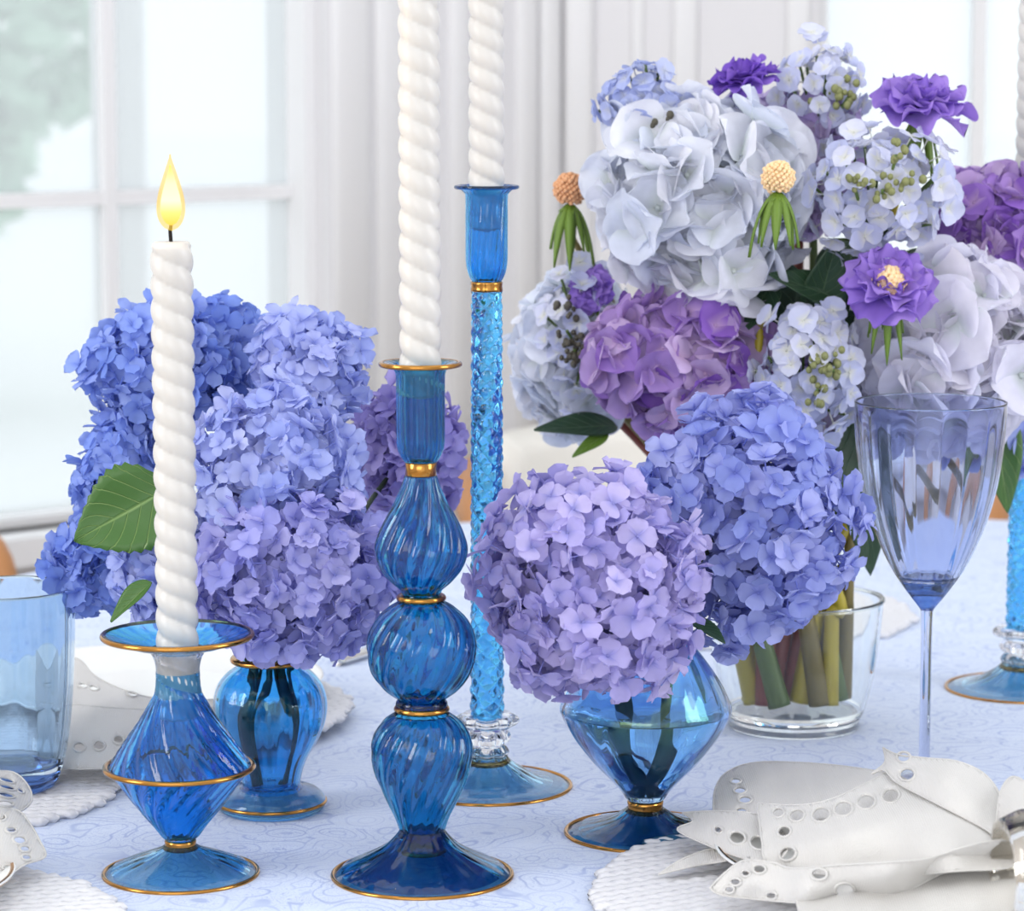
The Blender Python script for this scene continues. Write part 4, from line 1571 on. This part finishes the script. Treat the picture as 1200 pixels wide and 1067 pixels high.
PM = {
    'blue': petal_mat('blue_petal', srgb(128, 156, 234), srgb(164, 184, 244), srgb(108, 134, 222)),
    'peri': petal_mat('periwinkle_petal', srgb(164, 180, 242), srgb(198, 206, 250), srgb(140, 154, 228)),
    'lav': petal_mat('lavender_petal', srgb(166, 170, 236), srgb(202, 200, 247), srgb(140, 146, 222)),
    'lil': petal_mat('lilac_petal', srgb(166, 156, 224), srgb(196, 184, 238), srgb(140, 130, 210)),
    'mauve': petal_mat('mauve_petal', srgb(178, 172, 230), srgb(208, 199, 242), srgb(150, 154, 224)),
    'mid': petal_mat('cornflower_petal', srgb(152, 166, 232), srgb(188, 194, 244), srgb(122, 134, 220)),
    'white': petal_mat('blue_white_petal', srgb(230, 236, 250), srgb(244, 244, 251), srgb(220, 228, 222), 0.42),
    'white2': petal_mat('lilac_white_petal', srgb(234, 234, 250), srgb(246, 243, 252), srgb(218, 228, 222), 0.46),
    'purp': petal_mat('purple_hydrangea_petal', srgb(152, 108, 204), srgb(216, 192, 230), srgb(222, 190, 226)),
    'pale': petal_mat('pale_lilac_petal', srgb(196, 176, 226), srgb(218, 208, 238), srgb(226, 210, 232)),
    'sprig': petal_mat('white_lilac_petal', srgb(232, 234, 250), srgb(208, 214, 246), srgb(240, 240, 222), 0.4),
    'sprigb': petal_mat('blue_lilac_petal', srgb(172, 184, 232), srgb(202, 210, 242), srgb(210, 214, 226)),
    'scab': petal_mat('violet_scabious_petal', srgb(154, 120, 218), srgb(182, 150, 232), srgb(166, 138, 220)),
    'scabd': petal_mat('deep_violet_scabious_petal', srgb(126, 86, 200), srgb(152, 116, 216), srgb(130, 98, 200)),
}


# ---- left bouquet in the small round vase
def stem_small(dx):
    def f(c, rad):
        sg = 1 if dx > 0.001 else -1
        rim = VS + Vector((dx * 0.9, 0.002, zS(776)))
        return [c, c * 0.5 + (rim + Vector((0, 0, 0.03))) * 0.5, rim, VS + Vector((sg * 0.0125 + dx * 0.3, 0.004 + dx * 0.4, zS(850))), VS + Vector((sg * 0.006 + dx * 0.25, dx * 0.3, zS(922)))]
    return f


YV = VS.y
left_heads = [
    # px, py, dY, rx, ry, material, label, stem dx
    (188, 436, 0.085, 86, 84, 'blue', 'deep blue hydrangea head at the top left behind the lit candle', -0.014),
    (362, 432, 0.060, 66, 68, 'peri', 'periwinkle hydrangea head at the top right of the left bouquet', 0.008),
    (146, 556, 0.070, 52, 70, 'blue', 'blue hydrangea head above the broad green leaf', -0.012),
    (122, 655, 0.045, 60, 56, 'blue', 'blue hydrangea head at the far left below the broad green leaf', -0.015),
    (322, 560, -0.015, 98, 104, 'peri', 'large light periwinkle hydrangea head in the middle of the left bouquet', 0.003),
    (345, 672, -0.045, 122, 106, 'lav', 'large lavender hydrangea head low over the small round vase', 0.006),
    (478, 530, 0.135, 62, 84, 'lil', 'lilac hydrangea head behind the bubble candlestick', 0.015),
    (196, 668, 0.000, 62, 66, 'peri', 'light blue hydrangea head partly hidden by the lit candle', -0.007),
    (262, 420, 0.120, 50, 66, 'blue', 'small shaded blue hydrangea head between the two top heads', 0.0),
]
LH = []
for i, (px, py, dY, rx, ry, mk, lb, dx) in enumerate(left_heads):
    n = int(min(205, max(90, 0.0155 * rx * ry)))
    t, c, rad = hydrangea(px, py, YV + dY, rx, ry, PM[mk], lb, stem_small(dx), M_STEM_D, D_px=42, n_out=int(n * 1.15), n_in=int(n * 0.30), seed=20 + i, group='hydrangeas in the small round vase', stem_r=0.0017, ecc=0.85)
    LH.append(t)
# the broad leaf and the narrow pointed one
leaf(LH[2], S(198, 572, YV - 0.03), S(86, 634, YV - 0.035), 0.0275, (0.15, -1, 0.25), M_LEAF, 0.06)
leaf(LH[7], S(178, 682, YV - 0.045), S(128, 727, YV - 0.05), 0.0075, (-0.5, -0.6, 0.5), M_LEAF, 0.05, False, 0.5)


# ---- two hydrangeas in the diamond vase
def stem_dia(dx, ty):
    def f(c, rad):
        rim = VD + Vector((dx, 0.0, zD(716)))
        return [c, c * 0.55 + (rim + Vector((0, 0, 0.02))) * 0.45, rim, VD + Vector((dx * 1.3, -0.005, zD(790))), VD + Vector((dx * 0.6, 0, zD(880))), VD + Vector((-dx * 0.5, 0, zD(926)))]
    return f


h1, c1, r1 = hydrangea(694, 688, VD.y - 0.062, 138, 136, PM['mauve'], 'mauve hydrangea head leaning left over the diamond vase', stem_dia(-0.012, 0), M_STEM_D, D_px=48, n_out=236, n_in=60, seed=51, group='hydrangeas in the diamond vase', stem_r=0.0042, ecc=0.8)
h2, c2, r2 = hydrangea(872, 606, VD.y + 0.062, 133, 148, PM['mid'], 'cornflower blue hydrangea head to the right above the clear vase', stem_dia(0.010, 0), M_STEM_D, D_px=49, n_out=236, n_in=60, seed=52, group='hydrangeas in the diamond vase', stem_r=0.0042, ecc=0.8)
leaf(h1, S(800, 722, VD.y + 0.02), S(850, 745, VD.y - 0.02), 0.008, (0.3, -0.5, 0.8), M_LEAF_D, 0.1)
leaf(h2, S(745, 755, VD.y - 0.005), S(770, 800, VD.y - 0.01), 0.009, (0.0, -1, 0.2), M_LEAF, 0.05)

# ================================================================== BIG BOUQUET
YB = VC.y
stem_cols = [M_STEM_Y, M_STEM_R, M_STEM, M_STEM_O, M_STEM_Y, M_STEM_R, M_STEM_Y, M_STEM_O]
stem_xs = [856, 872, 888, 905, 935, 922, 960, 948, 975, 988, 1000, 898, 930, 968, 915, 945, 980, 880]
stem_cs = [M_STEM_Y, M_STEM_Y, M_STEM_R, M_STEM, M_STEM_Y, M_STEM_R, M_STEM_O, M_STEM_O, M_STEM_Y, M_STEM, M_STEM_O, M_STEM_R, M_STEM_O, M_STEM_R, M_STEM_Y, M_STEM, M_STEM_Y, M_STEM_O]
_si = [0]


def stem_big(c):
    """thick stem from a flower down into the clear vase"""
    i = _si[0]
    _si[0] += 1
    x = stem_xs[i % len(stem_xs)]
    dep = [-0.028, -0.018, -0.03, -0.036, -0.02, -0.008, -0.03, -0.015, -0.032, -0.012, -0.004, -0.012, 0.0, 0.005, 0.016, 0.02, 0.018, 0.016][i % 18]
    k = mpp(VC)
    bv = Vector(((x - 930) * k * 0.88, dep * 0.9, 0))
    if bv.length > 0.034:
        bv *= 0.034 / bv.length
    bot = VC + bv + Vector((0, 0, 0.0225))
    tv = Vector((bv.x * 0.95 + (i % 3 - 1) * 0.011 + (c.x - VC.x) * 0.08, bv.y * 0.8, 0))
    rim = VC + tv + Vector((0, 0, zC(712)))
    over = rim + (rim - bot) * 0.35
    mid = rim * 0.35 + c * 0.65 + Vector((0, 0.02, 0))
    return [c, c + Vector((0, max(0.028, YB + 0.02 - c.y), -0.02)), mid + Vector((0, 0.02, 0)), over, rim, rim * 0.5 + bot * 0.5, bot], stem_cs[i % len(stem_cs)]


def big_thing(name, c, label, cat, group, rad=(0.002, 0.0078)):
    pts, sm = stem_big(c)
    t = thing(name, pts[-1], label, cat, group)
    stem_tube(t, pts, rad, sm)
    return t


BIGKW = dict(wr=0.60, power=0.42, point=0.05, nu=9, nv=8, ruffle=0.12, tilt=0.38, drop=0.05, cup=0.22)
ROUNDKW = dict(wr=0.56, power=0.45, point=0.0, nu=7, nv=6, ruffle=0.08, tilt=0.35, drop=0.05, cup=0.2)


def big_hydrangea(px, py, dY, rx, ry, mk, D, n, label, seed, kw=BIGKW, tilt=0.6, corem=None):
    c = S(px, py, YB + dY)
    pts, sm = stem_big(c)
    return hydrangea(px, py, YB + dY, rx, ry, PM[mk], label, pts, sm, D_px=D, n_out=n, n_in=int(n * 0.4), seed=seed, group='hydrangeas in the big bouquet', kw=kw, tilt=tilt, stem_r=(0.002, 0.0082), ecc=0.8, core_mat=corem)


W1, cW1, _ = big_hydrangea(815, 238, -0.02, 106, 108, 'white', 98, 56, 'large bluish white hydrangea head at the upper left of the big bouquet', 61)
W2, cW2, _ = big_hydrangea(1118, 410, -0.02, 104, 98, 'white2', 96, 54, 'large lilac white hydrangea head at the right behind the wine glass', 62)
W3, cW3, _ = big_hydrangea(668, 415, 0.08, 58, 92, 'white', 66, 60, 'pale white hydrangea head at the far left back of the big bouquet', 63)
P1, cP1, _ = big_hydrangea(792, 420, -0.03, 100, 80, 'purp', 58, 95, 'purple and lilac hydrangea head below the white one', 64, ROUNDKW)
P2, cP2, _ = big_hydrangea(1158, 262, 0.04, 66, 60, 'purp', 50, 80, 'purple hydrangea head at the right edge of the big bouquet', 65, ROUNDKW)
P3, cP3, _ = big_hydrangea(942, 188, 0.04, 62, 76, 'pale', 58, 60, 'pale lilac hydrangea head at the centre back of the big bouquet', 66, ROUNDKW)
P4, cP4, _ = big_hydrangea(948, 470, 0.03, 70, 70, 'pale', 46, 80, 'shaded lilac hydrangea head low in the centre of the big bouquet', 67, ROUNDKW)
W4, cW4, _ = big_hydrangea(1180, 500, 0.05, 40, 48, 'peri', 52, 40, 'small blue hydrangea head at the lower right edge of the big bouquet', 68, ROUNDKW)


def sprig(px, py, dY, r, mk, label, seed, nf=34, nb=22, ry=None, D=29, bud_mat=None, facing=(0.0, -1, 0.35)):
    rnd = random.Random(seed)
    ry = ry or r
    c = S(px, py, YB + dY)
    k = mpp(c)
    fwd = Vector(facing).normalized()
    root = c - fwd * r * k * 0.9 + Vector((0, 0, -r * k * 0.5))
    t = big_thing('lilac_sprig', root, label, 'flower sprig', 'lilac sprigs in the big bouquet', (0.0015, 0.0068))
    org = t.location
    ms = kind_meshes('floret', D * k, 4, seed, PM[mk], wr=0.54, power=0.5, point=0.0, cup=0.05, drop=0.02, tilt=0.15, nu=4, nv=3, uneven=0.1)
    br = MB()
    ga = PI * (3 - math.sqrt(5))
    for i in range(nf):
        zz = 1 - 1.62 * (i + 0.5) / nf
        a = ga * i
        rr = math.sqrt(max(0, 1 - zz * zz))
        # local frame: fwd is the pole
        d = Vector((rr * math.cos(a), rr * math.sin(a), zz))
        q = Vector((0, 0, 1)).rotation_difference(fwd)
        d = q @ d
        j = rnd.uniform(0.58, 1.12)
        p = c + Vector((d.x * r * k, d.y * r * k * 0.8, d.z * ry * k)) * j
        o = bpy.data.objects.new('floret', ms[rnd.randrange(4)])
        COL.objects.link(o)
        o.parent = t
        o.rotation_mode = 'QUATERNION'
        o.rotation_quaternion = quat_to((d + Vector((rnd.gauss(0, .25), rnd.gauss(0, .25) - 0.25, rnd.gauss(0, .25)))).normalized(), rnd.uniform(0, 6.28))
        o.location = p - org
        s = rnd.uniform(0.85, 1.15)
        o.scale = (s, s, s)
        if i % 3 == 0:
            br.tube(catmull([tuple(root - org), tuple((root + p) * 0.5 - org + Vector((0, 0, 0.002))), tuple(p - org)], 3), [0.0011] * 7, 5)
    obj('branches', br.mesh('branches'), M_STEM, t)
    bm = bud_mat or M_BUD
    clusters = max(2, nb // 8)
    bmesh_ = MB().ball((0, 0, 0), 0.0022, 8, 6, (1, 1, 1.15)).mesh('bud')
    bmesh_.materials.append(bm)
    for q in range(clusters):
        a = rnd.uniform(0, 6.28)
        e = rnd.uniform(0.1, 0.6)
        cc = c + Vector((math.cos(a) * e * r * k, -r * k * 0.82, math.sin(a) * e * ry * k))
        for b in range(nb // clusters):
            o = bpy.data.objects.new('bud', bmesh_)
            COL.objects.link(o)
            o.parent = t
            o.location = cc + Vector((rnd.gauss(0, 1), rnd.gauss(0, 0.7), rnd.gauss(0, 1))) * (8.5 * k) - org
            s = rnd.uniform(0.75, 1.3)
            o.scale = (s, s, s)
            if b == 0:
                obj('bud_stalk', MB().tube([cc - org, root - org], 0.0012, 5).mesh('bud_stalk'), M_STEM, t)
    return t


sprig(757, 124, -0.01, 54, 'sprigb', 'blue lilac sprig at the top left of the big bouquet', 71, 50, 9, 50, 32, M_BUD_D, (-0.3, -0.7, 0.7))
sprig(962, 108, 0.02, 54, 'sprig', 'airy white lilac sprig at the very top of the big bouquet', 72, 46, 18, 70, 30, None, (0, -0.6, 0.8))
sprig(1032, 226, -0.05, 84, 'sprig', 'white lilac sprig below the right violet scabious', 73, 84, 34, 82, 37)
sprig(946, 440, -0.07, 58, 'sprig', 'white lilac sprig with olive buds left of the wine glass', 74, 70, 34, 82, 36)
sprig(676, 390, 0.03, 44, 'sprig', 'lilac sprig with dark buds at the left of the big bouquet', 75, 34, 40, 84, 31, M_BUD_D, (-0.2, -1, 0.2))


def scabious(px, py, dY, r, mk, label, seed, axis, centre=True, seps=8):
    """ruffled pincushion flower; axis = direction the flower faces"""
    rnd = random.Random(seed)
    c = S(px, py, YB + dY)
    k = mpp(c)
    R = r * k
    ax = Vector(axis).normalized()
    back = c - ax * R * 0.5
    t = big_thing('scabious', back, label, 'scabious', 'violet scabious flowers', (0.0012, 0.0066))
    org = t.location
    q = Vector((0, 0, 1)).rotation_difference(ax)
    rows = ((9, 1.0, 0.12), (8, 0.86, 0.50), (8, 0.62, 0.92))
    for (n, L, up) in rows:
        vs = []
        for z in range(3):
            v, f, a = petal_geo(R * L, R * L * 0.56, 0.15, 0.10, 9, 12, 0.5, -0.25, 0.0, rnd)
            ph = rnd.uniform(0, 6)
            for idx, p in enumerate(v):
                s = a[idx]
                tt = p.y / (R * L * 0.56 + 1e-9)
                p.z += R * 0.13 * s * s * math.sin(6 * tt + ph)
                p.x += R * 0.07 * s * s * math.sin(9 * tt + ph * 2)
            m = mesh_from('petal', v, f, True, {'ps': a})
            m.materials.append(PM[mk])
            vs.append(m)
        for i in range(n):
            o = bpy.data.objects.new('petal', vs[rnd.randrange(3)])
            COL.objects.link(o)
            o.parent = t
            o.rotation_mode = 'QUATERNION'
            lq = Quaternion((0, 0, 1), 2 * PI * i / n + rnd.uniform(-.15, .15)) @ Quaternion((0, 1, 0), -(up + rnd.uniform(-.15, .15))) @ Quaternion((1, 0, 0), rnd.uniform(-.5, .5))
            o.rotation_quaternion = q @ lq
            o.location = c - ax * R * (0.12 - 0.1 * (1 - L)) - org
    if centre:
        b = MB()
        for i in range(60):
            zz = 1 - 1.0 * (i + 0.5) / 60
            a = i * 2.39996
            rr = math.sqrt(max(0, 1 - zz * zz))
            b.ball(q @ Vector((rr * math.cos(a), rr * math.sin(a), zz * 0.7)) * R * 0.31, R * 0.07, 6, 4)
        obj('pincushion', b.mesh('pincushion'), M_PIN, t, loc=c + ax * R * 0.12 - org)
    sepals(t, c - ax * R * 0.25, q, R * 1.15, R * 0.09, seps, 0.0, rnd)
    return t


def sepals(t, at, q, L, W, n, droop, rnd):
    org = t.location
    for i in range(n):
        a = 2 * PI * i / n + rnd.uniform(-.2, .2)
        l = L * rnd.uniform(0.7, 1.1)
        pts, ww = [], []
        V, Fc = [], []
        m = 10
        outd = q @ Vector((math.cos(a), math.sin(a), 0))
        side = q @ Vector((-math.sin(a), math.cos(a), 0))
        upd = q @ Vector((0, 0, 1))
        dr = 0.75 + droop
        for j in range(m + 1):
            s = j / m
            p = outd * (l * (0.55 * s - 0.18 * s * s)) - upd * (l * 0.25 * s) + Vector((0, 0, -1)) * (l * dr * s * s)
            w = W * math.sin(PI * (0.12 + 0.86 * s)) ** 0.8
            nrm = outd
            V += [p - side * w, p + upd * W * 0.35 * (1 - s) + outd * W * .3, p + side * w, p - outd * W * .25]
        for j in range(m):
            for e in range(4):
                Fc.append((j * 4 + e, j * 4 + (e + 1) % 4, j * 4 + 4 + (e + 1) % 4, j * 4 + 4 + e))
        Fc.append((3, 2, 1, 0)); Fc.append((m * 4, m * 4 + 1, m * 4 + 2, m * 4 + 3))
        obj('sepal', mesh_from('sepal', V, Fc), M_SEPAL, t, loc=at - org)


scabious(872, 92, 0.00, 44, 'scabd', 'deep violet scabious flower at the top of the big bouquet', 81, (-0.2, -0.35, 0.9), False)
scabious(1082, 122, -0.02, 62, 'scab', 'violet scabious flower at the upper right against the window', 82, (0.15, -0.30, 0.9), False)
scabious(1042, 334, -0.09, 58, 'scab', 'violet scabious with a cream pincushion centre above the wine glass', 83, (0.0, -0.72, 0.72), True)
scabious(692, 338, 0.02, 30, 'scab', 'small violet scabious at the left of the big bouquet', 84, (-0.4, -0.8, 0.3), False, 4)


def seed_head(px, py, dY, r, mat, label, seed):
    rnd = random.Random(seed)
    c = S(px, py, YB + dY)
    k = mpp(c)
    R = r * k
    base = c - Vector((0, 0, R * 0.9))
    t = big_thing('scabious_seed_head', base, label, 'seed head', 'scabious seed heads', (0.0012, 0.0066))
    org = t.location
    b = MB()
    b.ball((0, 0, 0), R * 0.82, 14, 10)
    for i in range(150):
        zz = 1 - 1.85 * (i + 0.5) / 150
        a = i * 2.39996
        rr = math.sqrt(max(0, 1 - zz * zz))
        b.ball(Vector((rr * math.cos(a), rr * math.sin(a), zz)) * R * rnd.uniform(0.80, 0.95), R * rnd.uniform(0.11, 0.16), 6, 4)
    obj('globe', b.mesh('globe'), mat, t, loc=c - org)
    q = Vector((0, 0, 1)).rotation_difference(Vector((0.05, -0.1, 1)).normalized())
    sepals(t, base, q, R * 4.1, R * 0.34, 8, -0.10, rnd)
    sepals(t, base, q, R * 1.7, R * 0.18, 9, -0.75, rnd)
    return t


seed_head(668, 222, 0.02, 20, M_PIN_R, 'rust coloured round seed head at the left with drooping green sepals', 91)
seed_head(912, 208, -0.115, 20, M_PIN, 'peach round seed head in front of the white hydrangea', 92)

# ---- leaves of the big bouquet (each belongs to a flower)
FR = (0.05, -1, 0.35)
for (par, b, tp, w, m, fc) in [
    (W1, (985, 352, -0.03), (905, 318, -0.06), 0.013, M_LEAF_D, (0, -0.8, 0.6)),
    (W1, (955, 372, -0.03), (982, 282, -0.05), 0.017, M_LEAF_D, (0.3, -1, 0.2)),
    (P1, (905, 330, -0.02), (872, 386, -0.05), 0.012, M_LEAF_D, (-0.3, -1, 0.2)),
    (W3, (724, 500, 0.03), (627, 499, 0.01), 0.0125, M_LEAF_D, (0.1, -0.6, 0.9)),
    (W3, (712, 508, 0.02), (671, 533, 0.0), 0.0055, M_LEAF_L, (0.1, -0.6, 0.8)),
    (P4, (1002, 480, -0.02), (1024, 676, -0.02), 0.022, M_LEAF_D, (0.2, -1, 0.1)),
    (P4, (968, 520, 0.03), (1000, 640, 0.03), 0.02, M_LEAF_D, (-0.2, -1, 0.1)),
    (W2, (1165, 470, 0.03), (1182, 600, 0.01), 0.016, M_LEAF, (0.0, -1, 0.2)),
    (W2, (1010, 360, 0.01), (985, 470, 0.0), 0.022, M_LEAF_D, (0.0, -1, 0.2)),
    (P1, (900, 400, 0.01), (900, 500, 0.01), 0.022, M_LEAF_D, (0.0, -1, 0.2)),
    (P3, (905, 300, 0.02), (900, 400, 0.02), 0.024, M_LEAF_D, (0.0, -1, 0.2)),
    (P3, (1000, 280, 0.04), (985, 380, 0.03), 0.026, M_LEAF_D, (0.1, -1, 0.2)),
    (P2, (1085, 290, 0.03), (1070, 380, 0.02), 0.022, M_LEAF_D, (0.1, -1, 0.2)),
]:
    leaf(par, S(b[0], b[1], YB + b[2]), S(tp[0], tp[1], YB + tp[2]), w, fc, m, 0.06, False)
